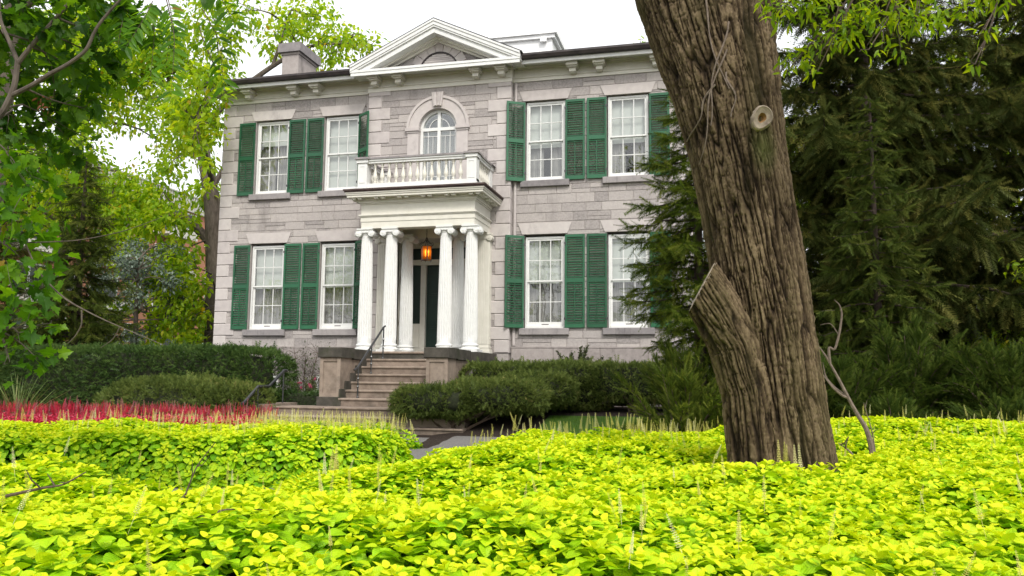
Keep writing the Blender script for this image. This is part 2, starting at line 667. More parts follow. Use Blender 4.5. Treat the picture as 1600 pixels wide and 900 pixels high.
def amber_mat():
    m, nt, out = mat_new('amber_glass')
    L = nt.links.new
    t = N(nt, 'BsdfTransparent')
    t.inputs[0].default_value = (.62, .24, .06, 1)
    d = N(nt, 'BsdfTranslucent')
    d.inputs[0].default_value = (.75, .28, .05, 1)
    mx_ = N(nt, 'MixShader')
    mx_.inputs[0].default_value = .45
    L(t.outputs[0], mx_.inputs[1])
    L(d.outputs[0], mx_.inputs[2])
    L(mx_.outputs[0], out.inputs[0])
    return m


M['bulb'] = emit_mat('lit_bulb', (1.0, .60, .22), 7)
M['amber'] = amber_mat()
# foliage
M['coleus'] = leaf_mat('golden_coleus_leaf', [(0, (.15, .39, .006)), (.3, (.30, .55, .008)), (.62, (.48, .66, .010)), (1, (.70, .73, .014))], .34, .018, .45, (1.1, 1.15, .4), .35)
M['spike'] = leaf_mat('pale_coleus_flower', [(0, (.60, .58, .14)), (.6, (.74, .68, .26)), (1, (.78, .76, .48))], .3, .02)
M['red'] = leaf_mat('crimson_flower', [(0, (.26, .008, .03)), (.35, (.56, .012, .055)), (.75, (.70, .035, .10)), (1, (.66, .14, .20))], .3, .04)
M['mauve'] = leaf_mat('dusty_pink_spike', [(0, (.22, .05, .07)), (.6, (.42, .16, .18)), (1, (.52, .28, .26))], .3, .02)
M['yew'] = leaf_mat('yew_needles', [(0, (.045, .070, .015)), (.45, (.105, .145, .030)), (.85, (.17, .21, .048)), (1, (.23, .21, .07))], .25, .012)
M['yew_dark'] = leaf_mat('dark_yew_needles', [(0, (.026, .056, .014)), (.6, (.064, .118, .025)), (1, (.12, .18, .04))], .25, .012)
M['yew_wild'] = leaf_mat('unclipped_yew_needles', [(0, (.026, .048, .008)), (.6, (.062, .10, .014)), (1, (.13, .17, .028))], .28, .006)
M['spruce'] = leaf_mat('spruce_needles', [(0, (.034, .050, .011)), (.6, (.080, .102, .024)), (1, (.17, .165, .04))], .25, .008)
M['spruce_light'] = leaf_mat('young_spruce_needles', [(0, (.040, .066, .010)), (.6, (.10, .145, .018)), (1, (.21, .24, .034))], .3, .008)
M['spruce_mid'] = leaf_mat('fresh_spruce_needles', [(0, (.034, .056, .011)), (.6, (.08, .112, .02)), (1, (.155, .18, .034))], .28, .006)
M['juniper'] = leaf_mat('blue_juniper_needles', [(0, (.025, .055, .035)), (.6, (.05, .095, .065)), (1, (.09, .15, .11))], .2, .05)
M['silver'] = leaf_mat('silvery_leaf', [(0, (.09, .13, .09)), (.6, (.18, .24, .18)), (1, (.30, .36, .29))], .3, .05)
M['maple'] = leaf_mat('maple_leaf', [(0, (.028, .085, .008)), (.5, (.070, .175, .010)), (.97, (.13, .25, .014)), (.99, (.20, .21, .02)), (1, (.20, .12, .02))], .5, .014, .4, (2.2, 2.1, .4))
M['maple_shade'] = leaf_mat('shaded_maple_leaf', [(0, (.020, .062, .008)), (.6, (.048, .125, .010)), (1, (.10, .20, .016))], .5, .014, .4, (2.2, 2.0, .4))  # maple leaf colours darkened to carry the upper crown's shade
M['brownleaf'] = leaf_mat('dry_seed_cluster', [(0, (.08, .025, .012)), (1, (.20, .065, .03))], .2, .02)
M['backleaf'] = leaf_mat('light_green_leaf', [(0, (.12, .24, .014)), (.5, (.24, .37, .02)), (.97, (.36, .44, .028)), (.99, (.46, .40, .04)), (1, (.36, .24, .03))], .58, .010, .4, (1.9, 1.75, .5))
M['elm'] = leaf_mat('elm_leaf', [(0, (.07, .14, .008)), (.6, (.17, .28, .012)), (1, (.30, .38, .016))], .55, .012, .4, (2.0, 1.8, .4))
M['grass'] = leaf_mat('grass_blade', [(0, (.06, .14, .014)), (.6, (.12, .24, .022)), (1, (.20, .32, .035))], .35, .01)
M['spikegrass'] = leaf_mat('striped_spike_leaf', [(0, (.08, .13, .03)), (.6, (.15, .20, .06)), (1, (.26, .23, .10))], .3, .02)
M['boxwood'] = leaf_mat('boxwood_leaf', [(0, (.02, .05, .012)), (.6, (.05, .11, .018)), (1, (.09, .16, .03))], .2, .05)
M['rose'] = leaf_mat('rose_leaf', [(0, (.05, .09, .02)), (.6, (.12, .17, .04)), (1, (.22, .24, .07))], .35, .04)
M['pinkflower'] = leaf_mat('pink_petal', [(0, (.30, .04, .08)), (1, (.50, .12, .18))], .3, .02)
M['climber'] = leaf_mat('dusty_climber_leaf', [(0, (.05, .07, .03)), (1, (.12, .14, .06))], .3, .03)

# ------------------------------------------------------------------ ground
GZ = -1.68


def sstep(a, b, x):
    t = np.clip((x - a) / (b - a), 0, 1)
    return t * t * (3 - 2 * t)


def ground_z(x, y):
    x = np.asarray(x, float)
    y = np.asarray(y, float)
    r = sstep(-7.0, -1.8, y)
    h = np.where(x > 1.9, .66, .52) * r
    return GZ + h + .025 * vnoise(np.stack([x * .9, y * .9, x * 0], -1))


def grid_sheet(name, xs, ys, zf, mat_, **k):
    X, Y = np.meshgrid(xs, ys)
    Z = zf(X, Y)
    V = np.stack([X.ravel(), Y.ravel(), Z.ravel()], 1)
    nx, ny = len(xs), len(ys)
    i = (np.arange(ny - 1)[:, None] * nx + np.arange(nx - 1)[None]).ravel()
    F = np.stack([i, i + 1, i + nx + 1, i + nx], 1)
    o = np_mesh(name, V, F, mat_, smooth=True, **k)
    o['kind'] = 'structure'
    return o


gx = np.concatenate([[-500, -200, -80, -40], np.arange(-22, 24.1, .4), [40, 80, 200, 500]])
gy = np.concatenate([[-200, -80, -40], np.arange(-24, 12.1, .4), [20, 40, 80, 200, 700]])
grid_sheet('ground', gx, gy, ground_z, M['soil'])
# lawn strip in front of the right-hand hedge, and lawn beyond the house
grid_sheet('lawn', np.arange(3.6, 13, .4), np.arange(-7.6, -2.9, .3), lambda x, y: ground_z(x, y) + .006, M['turf'])
grid_sheet('back_lawn', np.concatenate([[-400, -150, -60, -30], np.arange(-20, 21, 4), [30, 60, 150, 400]]), np.concatenate([[13, 20, 40, 80, 200, 600]]), lambda x, y: ground_z(x, y) + .05, M['turf'])
# the path curves between the beds up to the steps
ths = np.linspace(0, 1, 60)
pcx = np.interp(ths, [0, .25, .5, .75, 1], [-7, -1.2, 1.9, 3.6, 3.9])
pcy = np.interp(ths, [0, .25, .5, .75, 1], [-13.2, -12.6, -9.6, -8.0, -7.5])
grid_sheet('path', np.arange(-9, 4.4, .35), np.arange(-14.4, -4.9, .35), lambda x, y: ground_z(x, y) + .008, M['path'])

# ------------------------------------------------------------------ stone house
house = thing('stone_house', 'two storey grey stone house with green shutters, white columned portico and pediment', 'house', (0, 0, 0))
ZT = 7.24
WX = [2.8208, 4.9165]
LZ, LH = 0.8904, 2.30
UZ, UH = 4.6352, 2.0588


def rect_sub(r, holes):
    out = [r]
    for h in holes:
        nxt = []
        for (a, b, c, d) in out:
            if h[0] >= b or h[1] <= a or h[2] >= d or h[3] <= c:
                nxt.append((a, b, c, d))
                continue
            if c < h[2]:
                nxt.append((a, b, c, h[2]))
            if d > h[3]:
                nxt.append((a, b, h[3], d))
            z0, z1 = max(c, h[2]), min(d, h[3])
            if a < h[0]:
                nxt.append((a, h[0], z0, z1))
            if b > h[1]:
                nxt.append((h[1], b, z0, z1))
        out = nxt
    return out


def block(mb, a, b, c, d, y, proud=.012, j=.0045, ch=.006, rnd=None, jit=.004):
    if b - a < .03 or d - c < .03:
        return
    a += j; b -= j; c += j; d -= j
    yy = y - proud - random.uniform(0, jit)
    t = [random.uniform(-.002, .002) for _ in range(4)]
    vs = [(a + ch, yy + t[0], c + ch), (b - ch, yy + t[1], c + ch), (b - ch, yy + t[2], d - ch), (a + ch, yy + t[3], d - ch),
          (a, y - proud * .3, c), (b, y - proud * .3, c), (b, y - proud * .3, d), (a, y - proud * .3, d),
          (a, y + .004, c), (b, y + .004, c), (b, y + .004, d), (a, y + .004, d)]
    fs = [(0, 1, 2, 3), (0, 4, 5, 1), (1, 5, 6, 2), (2, 6, 7, 3), (3, 7, 4, 0), (4, 8, 9, 5), (5, 9, 10, 6), (6, 10, 11, 7), (7, 11, 8, 4)]
    mb.add(vs, fs, rnd=random.random() if rnd is None else rnd)


def ashlar(mb, x0, x1, z0, z1, y, holes, hmin=.17, hmax=.25, wmin=.32, wmax=.85):
    z = z0
    while z < z1 - .02:
        h = random.uniform(hmin, hmax)
        if z1 - z - h < hmin * .8:
            h = z1 - z
        x = x0 - random.uniform(0, .4)
        while x < x1:
            w = random.uniform(wmin, wmax)
            a, b = max(x, x0), min(x + w, x1)
            if x1 - (x + w) < .12:
                b = x1
                w = 9
            rows = [(z, z + h)]
            if h > .2 and random.random() < .22:
                k = random.uniform(.4, .6)
                rows = [(z, z + h * k), (z + h * k, z + h)]
            for r0, r1 in rows:
                for p in rect_sub((a, b, r0, r1), holes):
                    block(mb, *p, y)
            x += w
        z += h


holes = []
for sx in (-1, 1):
    for wx in WX:
        holes.append((sx * wx - .53, sx * wx + .53, LZ - .01, LZ + LH + .06))
        holes.append((sx * wx - .53, sx * wx + .53, UZ - .01, UZ + UH + .03))
arch_hole = [(-.52, .52, 4.4, 6.66)]
door_hole = [(-1.02, 1.02, .2, 3.25)]

wm = MB()
for (a, b) in ((-6.46, -1.95), (1.95, 6.46)):
    ashlar(wm, a, b, .40, ZT, 0.0, holes)
ashlar(wm, -1.95, 1.95, .25, ZT, -.2, arch_hole + door_hole)
wm.build('wall', M['ashlar'], house)
mo = MB()
for (a, b) in ((-6.46, -1.95), (1.95, 6.46)):
    for p in rect_sub((a, b, -1.3, ZT + .4), holes):
        mo.add([(p[0], 0, p[2]), (p[1], 0, p[2]), (p[1], 0, p[3]), (p[0], 0, p[3])], [(0, 1, 2, 3)])
for p in rect_sub((-1.95, 1.95, -1.3, ZT + .4), arch_hole + door_hole):
    mo.add([(p[0], -.2, p[2]), (p[1], -.2, p[2]), (p[1], -.2, p[3]), (p[0], -.2, p[3])], [(0, 1, 2, 3)])
for s in (-1, 1):
    mo.add([(s * 1.95, -.2, -1.3), (s * 1.95, .0, -1.3), (s * 1.95, .0, ZT + .4), (s * 1.95, -.2, ZT + .4)], [(0, 1, 2, 3)])
    mo.add([(s * 6.46, 0, -1.3), (s * 6.46, 10.5, -1.3), (s * 6.46, 10.5, ZT + .5), (s * 6.46, 0, ZT + .5)], [(0, 1, 2, 3)])
mo.add([(-6.46, 10.5, -1.3), (6.46, 10.5, -1.3), (6.46, 10.5, ZT + .5), (-6.46, 10.5, ZT + .5)], [(0, 1, 2, 3)])
for h in holes:
    a, b, c, d = h
    mo.box(a - .12, a, .012, .26, c, d)
    mo.box(b, b + .12, .012, .26, c, d)
    mo.box(a - .12, b + .12, .013, .26, d, d + .12)
    mo.box(a - .12, b + .12, .013, .26, c - .12, c)
mo.build('wall_core', M['mortar'], house)

# dark partitions and slab added to block light in the rooms behind the windows
rm = MB()
rm.box(-6.3, -1.2, 1.6, 1.7, -1.2, 7.6)
rm.box(1.2, 6.3, 1.6, 1.7, -1.2, 7.6)
rm.box(-1.1, 1.1, 1.4, 1.5, -1.2, 7.6)
rm.box(-6.4, 6.4, .3, 9, 3.75, 3.95)
rm.build('light_block_partition', M['dark'], house)

# quoins, water table, base course
def quoins(x_edge, s, y, z0, z1, hh=.325):
    """s=+1: blocks grow to +x from x_edge"""
    qn = MB()
    z, k = z0, 0
    while z < z1 - .05:
        h = min(hh, z1 - z)
        w = .60 if k % 2 else .36
        a, b = (x_edge - .022, x_edge + w) if s > 0 else (x_edge - w, x_edge + .022)
        qn.bbox(a + .001, b, y - .034, y + .004, z + .006, z + h - .006, b=.014)
        if y < -.1:
            qn.box(min(x_edge, x_edge - s * .022), max(x_edge, x_edge - s * .022), -.196, .002, z + .006, z + h - .006)
        z += h
        k += 1
    qn.build('quoins', M['trim'], house)


quoins(-6.46, 1, 0, .40, ZT - .02)
quoins(6.46, -1, 0, .40, ZT - .02)
quoins(-1.95, 1, -.2, .26, ZT - .02)
quoins(1.95, -1, -.2, .26, ZT - .02)
bholes = [(s * wx - .5, s * wx + .5, -1.0, -.34) for s in (-1, 1) for wx in WX]
for (a, b) in ((-6.5, -1.99), (1.99, 6.5)):
    bs = MB()
    x = a
    while x < b:
        w = random.uniform(.8, 1.4)
        e = min(x + w, b)
        if b - e < .3:
            e = b
        for p in rect_sub((x, e, -.3, .39), bholes):
            block(bs, *p, -.055, ch=.008)
        for p in rect_sub((x + .0, e, -1.3, -.3), bholes):
            block(bs, *p, -.055, ch=.008)
        x = e
    for p in rect_sub((a, b, -1.3, .392), bholes):
        bs.add([(p[0], -.052, p[2]), (p[1], -.052, p[2]), (p[1], -.052, p[3]), (p[0], -.052, p[3])], [(0, 1, 2, 3)])
    bs.box(a, b, -.075, 0, .392, .425)
    bs.build('water_table', M['basestone'], house)

# lintels and sills
for sx in (-1, 1):
    for wx in WX:
        for (z, hh) in ((LZ + LH + .062, .285), (UZ + UH + .032, .265)):
            cx = sx * wx
            l = MB()
            l.prism([(cx - .58, z), (cx + .58, z), (cx + .69, z + hh), (cx - .69, z + hh)], -.034, .004)
            l.build('lintel', M['trim'], house)
        for z in (LZ - .012, UZ - .012):
            l = MB()
            l.bbox(cx - .63, cx + .63, -.10, .12, z - .165, z, b=.012)
            l.build('window_sill', M['sill'], house)


# sash windows -------------------------------------------------------------
def wavy(x0, x1, z0, z1, y, amp=.016, n=60, k=26):
    xs = np.linspace(x0, x1, n)
    ys = y + amp * np.sin(xs * k * 2 + .8 * np.sin(xs * 9)) * (.7 + .3 * np.sin(xs * 5))
    V = np.concatenate([np.stack([xs, ys, np.full(n, z0)], 1), np.stack([xs, ys * .98 + .004, np.full(n, z1)], 1)])
    i = np.arange(n - 1)
    return V, np.stack([i, i + 1, i + 1 + n, i + n], 1)


def make_window(H, slot, blind_frac, curtain_gap):
    f = MB()
    f.box(-.5, -.452, .045, .15, 0, H)
    f.box(.452, .5, .045, .15, 0, H)
    f.box(-.452, .452, .047, .15, H - .05, H)
    f.box(-.452, .452, .042, .15, 0, .05)
    w = f.build('window', M['white'], house)
    g0, g1, mid = (.155 if slot else .11), H - .095, .0
    mid = (g0 + g1) / 2

    def sash(z0, z1, y0, bot, top, name='sash'):
        s = MB()
        s.box(-.452, -.41, y0, y0 + .035, z0, z1)
        s.box(.41, .452, y0, y0 + .035, z0, z1)
        s.box(-.41, .41, y0 + .001, y0 + .034, z1 - top, z1)
        s.box(-.41, .41, y0 + .001, y0 + .034, z0, z0 + bot)
        for x in (-.137, .137):
            s.box(x - .010, x + .010, y0 + .004, y0 + .03, z0 + bot, z1 - top)
        zc = (z0 + bot + z1 - top) / 2
        s.box(-.41, .41, y0 + .003, y0 + .031, zc - .010, zc + .010)
        if slot and bot > .05:
            s.cur = 1
            s.box(-.09, .09, y0 - .004, y0 + .002, z0 + .03, z0 + .055)
        return s.build(name, [M['white'], M['sill']], w)
    sash(mid - .02, H - .05, .062, .04, .045)
    sash(.05, mid + .02, .102, g0 - .05, .04)
    for (z0, z1, y) in ((mid, H - .07, .082), (.07, mid, .122)):
        g = MB()
        g.add([(-.43, y, z0), (.43, y, z0), (.43, y, z1), (-.43, y, z1)], [(0, 1, 2, 3)])
        g.build('glass', M['glass'], w)
    if blind_frac > 0:
        b = MB()
        zb = H - .05 - blind_frac * (H - .1)
        b.box(-.45, .45, .20, .204, zb, H)
        b.box(-.45, .45, .196, .21, zb - .02, zb)
        b.build('blind', M['blind'], w)
    V1, F1 = wavy(-.5, -curtain_gap, -.05, H, .30)
    V2, F2 = wavy(curtain_gap, .5, -.05, H, .30)
    np_mesh('curtain', V1, F1, M['curtain'], w, smooth=True)
    np_mesh('curtain', V2, F2, M['curtain'], w, smooth=True)
    return w


wl = make_window(LH, True, .50, .005)
wl.location = (WX[0], 0, LZ)
for x in (WX[1], -WX[0], -WX[1]):
    c = copy_tree(wl, house)
    c.location = (x, 0, LZ)
wu = make_window(UH, False, .56, .10)
wu.location = (WX[0], 0, UZ)
c = copy_tree(wu, house)
c.location = (WX[1], 0, UZ)
wu2 = make_window(UH, False, .30, .03)
wu2.location = (-WX[1], 0, UZ)
wu3 = make_window(UH, False, .96, .01)
wu3.location = (-WX[0], 0, UZ)


# shutters -----------------------------------------------------------------
def make_shutter(H, w=.495):
    f = MB()
    T = .034
    f.box(0, .05, -T, 0, 0, H)
    f.box(w - .05, w, -T, 0, 0, H)
    m0, m1 = H * .482, H * .532
    f.box(.05, w - .05, -T + .001, -.001, 0, .10)
    f.box(.05, w - .05, -T + .001, -.001, m0, m1)
    f.box(.05, w - .05, -T + .001, -.001, H - .065, H)
    s = f.build('shutter', M['green'], house)
    for (z0, z1, rod) in ((.10, m0, True), (m1, H - .065, False)):
        l = MB()
        n = int((z1 - z0) / .060)
        p = (z1 - z0) / n
        for i in range(n):
            zc = z0 + (i + .5) * p
            dy, dz = .017, .0105
            r = random.random()
            l.add([(.05, -.017 - dy * .8, zc - dz - .004), (w - .05, -.017 - dy * .8, zc - dz - .004), (w - .05, -.017 + dy * .8, zc + dz - .004), (.05, -.017 + dy * .8, zc + dz - .004),
                   (.05, -.017 - dy * .8, zc - dz + .004), (w - .05, -.017 - dy * .8, zc - dz + .004), (w - .05, -.017 + dy * .8, zc + dz + .004), (.05, -.017 + dy * .8, zc + dz + .004)],
                  [(0, 3, 2, 1), (4, 5, 6, 7), (0, 1, 5, 4), (2, 3, 7, 6), (0, 4, 7, 3), (1, 2, 6, 5)], rnd=r)
        l.build('louvre_panel', M['green'], s)
        if rod:
            l = MB()
            l.box(w / 2 - .008, w / 2 + .008, -.048, -.032, z0 + .03, z1 - .03)
            l.build('tilt_rod', M['green'], s)
    for z in (.22, H - .22):
        l = MB()
        l.box(-.018, .03, -.046, -.03, z - .03, z + .03)
        l.build('hinge', M['iron'], s)
    return s


for (H, z) in ((2.318, .892), (2.068, 4.607)):
    first = make_shutter(H)
    used = False
    for sx in (-1, 1):
        for i, wx in enumerate(WX):
            for side in (-1, 1):
                inner = (i == 0 and side == -sx)
                c = first if not used else copy_tree(first, house)
                used = True
                xe = sx * wx + side * .525
                c.scale = (1, 1, 1)
                c.rotation_euler = (0, 0, 0)
                # hinge edge (local x = 0) at the window, leaf opening away from it
                if side > 0:
                    c.location = (xe, -.035, z)
                    rz = math.radians(random.uniform(-1.5, 1.5))
                    c.rotation_euler = (0, 0, rz)
                    if inner:
                        c.rotation_euler = (0, 0, math.radians(-36))
                        c.location = (xe, -.04, z)
                else:
                    c.location = (xe, -.035, z)
                    c.scale = (-1, 1, 1)
                    c.rotation_euler = (0, 0, math.radians(random.uniform(-1.5, 1.5)))
                    if inner:
                        c.rotation_euler = (0, 0, math.radians(30))
                        c.location = (xe, -.04, z)

# basement windows under the water table
for s in (-1, 1):
    for wx in WX:
        f = MB()
        cx = s * wx
        f.box(cx - .5, cx - .43, -.045, .05, -1.0, -.342)
        f.box(cx + .43, cx + .5, -.045, .05, -1.0, -.342)
        f.box(cx - .43, cx + .43, -.043, .05, -.41, -.342)
        w = f.build('basement_window', M['white'], house)
        g = MB()
        g.box(cx - .43, cx + .43, 0, .01, -1.0, -.41)
        g.build('glass', M['door'], w)

# frieze, cornice, brackets, gutters --------------------------------------
fz = MB()
for (a, b) in ((-6.49, -1.975), (1.975, 6.49)):
    fz.box(a, b, -.045, .02, ZT, ZT + .055)
    fz.box(a, b, -.03, .02, ZT + .055, ZT + .10)
    fz.box(a, b, -.055, .02, ZT + .10, ZT + .118)
    fz.box(a, b, -.012, .02, ZT + .118, 7.57)
    fz.box(a, b, -.05, .02, 7.57, 7.60)
    fz.box(a, b, -.09, .02, 7.60, 7.64)
fz.box(-1.99, 1.99, -.245, -.18, ZT - .035, ZT + .03)
fz.box(-1.985, 1.985, -.23, -.18, ZT + .03, ZT + .08)
fz.box(-1.995, 1.995, -.255, -.18, ZT + .08, ZT + .10)
fz.box(-1.97, 1.97, -.212, -.18, ZT + .10, 7.55)
fz.box(-1.99, 1.99, -.27, -.18, 7.55, 7.60)
for s in (-1, 1):
    fz.box(min(s * 1.95, s * 1.985), max(s * 1.95, s * 1.985), -.18, 0.015, ZT - .03, 7.6)
fz.build('frieze', M['cream'], house)
cn = MB()
for (a, b, s) in ((-6.93, -2.29, -1), (2.29, 6.93, 1)):
    cn.box(a, b, -.45, .01, 7.642, 7.67)
    cn.box(a, b, -.475, -.43, 7.545, 7.64)
    cn.box(a, b, -.43, -.40, 7.60, 7.642)
    # return of the eaves along the side wall
    e = s * 6.49
    cn.box(min(e, s * 6.93), max(e, s * 6.93), .01, 10.9, 7.60, 7.64)
cn.box(-2.28, 2.28, -.655, -.1, 7.605, 7.665)
cn.box(-2.295, 2.295, -.70, -.655, 7.515, 7.605)
cn.box(-2.31, 2.31, -.715, -.655, 7.605, 7.668)
cn.build('cornice', M['white'], house)


def bracket(x, y):
    b = MB()
    b.box(x - .145, x + .145, y - .36, y + .02, 7.475, 7.575)
    b.box(x - .115, x + .115, y - .30, y + .02, 7.445, 7.475)
    b.box(x - .08, x + .08, y - .22, y + .02, 7.345, 7.445)
    b.box(x - .065, x + .065, y - .18, y + .02, 7.325, 7.345)
    b.build('cornice_bracket', M['cream'], house)


for x in (3.55, 4.23, 5.63):
    for s in (-1, 1):
        bracket(s * x, -.012)
for x in (1.06, 1.74):
    for s in (-1, 1):
        bracket(s * x, -.225)
for s in (-1, 1):
    g = MB()
    xs = np.linspace(2.30, 6.98, 12)
    prof = [(-.53 + .075 * math.sin(a), 7.70 - .075 * math.cos(a)) for a in np.linspace(-1.7, 1.7, 9)]
    prof = [(-.605, 7.775), (-.615, 7.72), (-.58, 7.655), (-.50, 7.642), (-.455, 7.67), (-.455, 7.775)]
    g.prismx(prof, min(s * 2.30, s * 6.98), max(s * 2.30, s * 6.98))
    g.build('gutter', M['gutter'], house)
    d = MB()
    x = s * 2.05
    d.tube([(x, -.05, 7.2), (x, -.05, .45)], .038, 8)
    d.build('downpipe', M['trim'], house)

rf = MB()
e = [(-6.98, -.46), (6.98, -.46), (6.98, 10.96), (-6.98, 10.96)]
rd = [(-2.4, 4.2), (2.4, 4.2), (2.4, 7.4), (-2.4, 7.4)]
V = [(x, y, 7.77) for x, y in e] + [(x, y, 8.95) for x, y in rd]
rf.add(V, [(0, 1, 5, 4), (1, 2, 6, 5), (2, 3, 7, 6), (3, 0, 4, 7), (4, 5, 6, 7), (3, 2, 1, 0)])
apx, slope = 8.87, .468
for s in (-1, 1):
    z0 = apx - slope * 2.33
    t = .03
    rf.add([(0, -.74, apx), (s * 2.36, -.74, apx - slope * 2.36), (s * 2.36, 3.4, apx - slope * 2.36), (0, 3.4, apx),
            (0, -.74, apx + t), (s * 2.36, -.74, apx - slope * 2.36 + t), (s * 2.36, 3.4, apx - slope * 2.36 + t), (0, 3.4, apx + t)],
           [(0, 1, 2, 3), (4, 5, 6, 7), (0, 1, 5, 4), (1, 2, 6, 5)])
roof = rf.build('roof', M['shingle'], house)
bv = MB()
bv.box(-2.15, 2.15, 4.1, 7.5, 8.6, 10.15)
bv.box(-2.25, 2.25, 4.0, 7.6, 10.15, 10.27)
bv.box(-2.32, 2.32, 3.93, 7.67, 10.27, 10.42)
for x in (-1.9, 1.9):
    bv.box(x - .1, x + .1, 3.95, 4.05, 10.03, 10.15)
bv.build('roof_lantern', M['bright_white'], roof)
ch = MB()
for (a, b, c, d, z0, z1) in ((-5.62, -5.08, 1.5, 2.62, 8.0, 9.26),):
    ch.box(a, b, c, d, z0, z1, rnd=.8)
ch.box(-5.65, -5.05, 1.47, 2.65, 9.26, 9.33, rnd=.5)
ch.cur = 1
ch.box(-5.72, -4.98, 1.40, 2.72, 9.33, 9.60)
ch.box(-5.66, -5.04, 1.46, 2.66, 9.60, 9.63)
ch.build('chimney', [M['basestone'], M['sill']], roof)

# pediment ------------------------------------------------------------------
pd = MB()


def chevron(mb, o0, o1, y0, y1, xm=2.31, m=None):
    for s in (-1, 1):
        p = [(0, apx - o0), (0, apx - o1), (s * xm, apx - slope * xm - o1), (s * xm, apx - slope * xm - o0)]
        if s < 0:
            p = p[::-1]
        mb.prism(p[::-1], y0, y1, m=m)


chevron(pd, .0, .055, -.745, -.1)
chevron(pd, .055, .15, -.725, -.1)
chevron(pd, .15, .20, -.705, -.1)
chevron(pd, .20, .345, -.665, -.1, 2.05)
pd.build('raking_cornice', M['white'], house)
pd = MB()
chevron(pd, .30, .40, -.42, -.1, 1.85)
chevron(pd, .40, .455, -.30, -.1, 1.70)
pd.build('raking_moulding', M['cream'], house)
ty = MB()
z = 7.66
while z < 8.6:
    h = .2
    hw = (apx - .3 - z) / slope
    x = -hw
    while x < hw:
        w = random.uniform(.3, .6)
        xa, xb = x, min(x + w, hw)
        za = min(z + h, apx - .28 - slope * max(abs(xa), abs(xb)) + .1)
        if za - z > .04:
            block(ty, xa, xb, z, za, -.2)
        x += w
    z += h
ty.add([(-2.2, -.197, 7.6), (2.2, -.197, 7.6), (0, -.197, 8.7)], [(0, 1, 2)])
ty.build('tympanum', M['ashlar'], house)


def ring(mb, cx, cz, r0, r1, y0, y1, a0=0, a1=PI, n=24, **k):
    for i in range(n):
        A, B = a0 + (a1 - a0) * i / n, a0 + (a1 - a0) * (i + 1) / n
        mb.prism([(cx + r0 * math.cos(B), cz + r0 * math.sin(B)), (cx + r0 * math.cos(A), cz + r0 * math.sin(A)),
                  (cx + r1 * math.cos(A), cz + r1 * math.sin(A)), (cx + r1 * math.cos(B), cz + r1 * math.sin(B))], y0, y1, **k)


vt = MB()
cz0, R0 = 7.62, .55
for i in range(9):
    A, B = PI * (i + .03) / 9, PI * (i + .97) / 9
    vt.prism([(R0 * math.cos(B), cz0 + R0 * math.sin(B)), (R0 * math.cos(A), cz0 + R0 * math.sin(A)),
              ((R0 + .26) * math.cos(A), cz0 + (R0 + .26) * math.sin(A)), ((R0 + .26) * math.cos(B), cz0 + (R0 + .26) * math.sin(B))], -.245, -.19)
av = vt.build('arch_vent', M['trim'], house)
vt = MB()
ring(vt, 0, cz0, R0 - .03, R0 + .004, -.25, -.19)
vt.build('vent_rim', M['gutter'], av)
vt = MB()
for i in range(10):
    zz = cz0 + .04 + i * .05
    w = math.sqrt(max(0, (R0 - .03) ** 2 - (zz - cz0 + .04) ** 2))
    if w > .05:
        vt.box(-w, w, -.225, -.205, zz, zz + .042)
vt.build('vent_slats', M['trim'], av)

# arched window ----------------------------------------------------------------
aw = MB()
sp = 6.12
for s in (-1, 1):
    aw.box(min(s * .44, s * .515), max(s * .44, s * .515), -.12, .05, 4.4, sp)
ring(aw, 0, sp, .44, .515, -.12, .05)
aw.box(-.44, .44, -.125, .04, sp - .05, sp + .035)
aw.box(-.04, .04, -.128, .04, 4.4, sp + .44)
awo = aw.build('arched_window', M['white'], house)
lm = MB()
ring(lm, 0, sp, .27, .285, -.10, -.085)
for s in (-1, 1):
    lm.box(s * .30 - .008, s * .30 + .008, -.10, -.085, 4.45, sp - .05)
    lm.box(s * .17 - .004, s * .17 + .004, -.10, -.085, 4.45, sp - .2)
    for z in (sp - .19, 4.85):
        lm.box(min(s * .04, s * .44), max(s * .04, s * .44), -.101, -.086, z - .008, z + .008)
lm.build('glazing_bars', M['white'], awo)
g = MB()
g.prism([(.47 * math.cos(a), sp + .47 * math.sin(a)) for a in np.linspace(0, PI, 24)] + [(-.47, 4.4), (.47, 4.4)], -.082, -.078)
g.build('glass', M['glass'], awo)
for s in (-1, 1):
    V1, F1 = wavy(s * .02, s * .5, 4.3, sp - .12, .05)
    np_mesh('curtain', V1, F1, M['curtain'], awo, smooth=True)
g = MB()
g.box(-.5, .5, .09, .094, 4.9, sp - .05)
g.build('blind', M['blind'], awo)
st = MB()
for i in range(26):
    A, B = PI * i / 26, PI * (i + 1) / 26
    st.prism([(.52 * math.cos(B), sp + .52 * math.sin(B)), (.52 * math.cos(A), sp + .52 * math.sin(A)), (.80 * math.cos(A), sp + .80 * math.sin(A)), (.80 * math.cos(B), sp + .80 * math.sin(B))], -.255, -.10, rnd=.6)
    st.prism([(.79 * math.cos(B), sp + .79 * math.sin(B)), (.79 * math.cos(A), sp + .79 * math.sin(A)), (.86 * math.cos(A), sp + .86 * math.sin(A)), (.86 * math.cos(B), sp + .86 * math.sin(B))], -.285, -.19, rnd=.6)
for s in (-1, 1):
    st.box(min(s * .522, s * .83), max(s * .522, s * .83), -.25, -.10, 4.3, sp - .06, rnd=.5)
    st.box(min(s * .50, s * .88), max(s * .50, s * .88), -.30, -.10, sp - .06, sp + .02, rnd=.35)
    st.box(min(s * .515, s * .85), max(s * .515, s * .85), -.27, -.10, sp - .11, sp - .06, rnd=.4)
st.build('arch_surround', M['trim'], awo)
ks = MB()
ks.prism([(-.11, 6.68), (.11, 6.68), (.165, 7.06), (-.165, 7.06)], -.31, -.19)
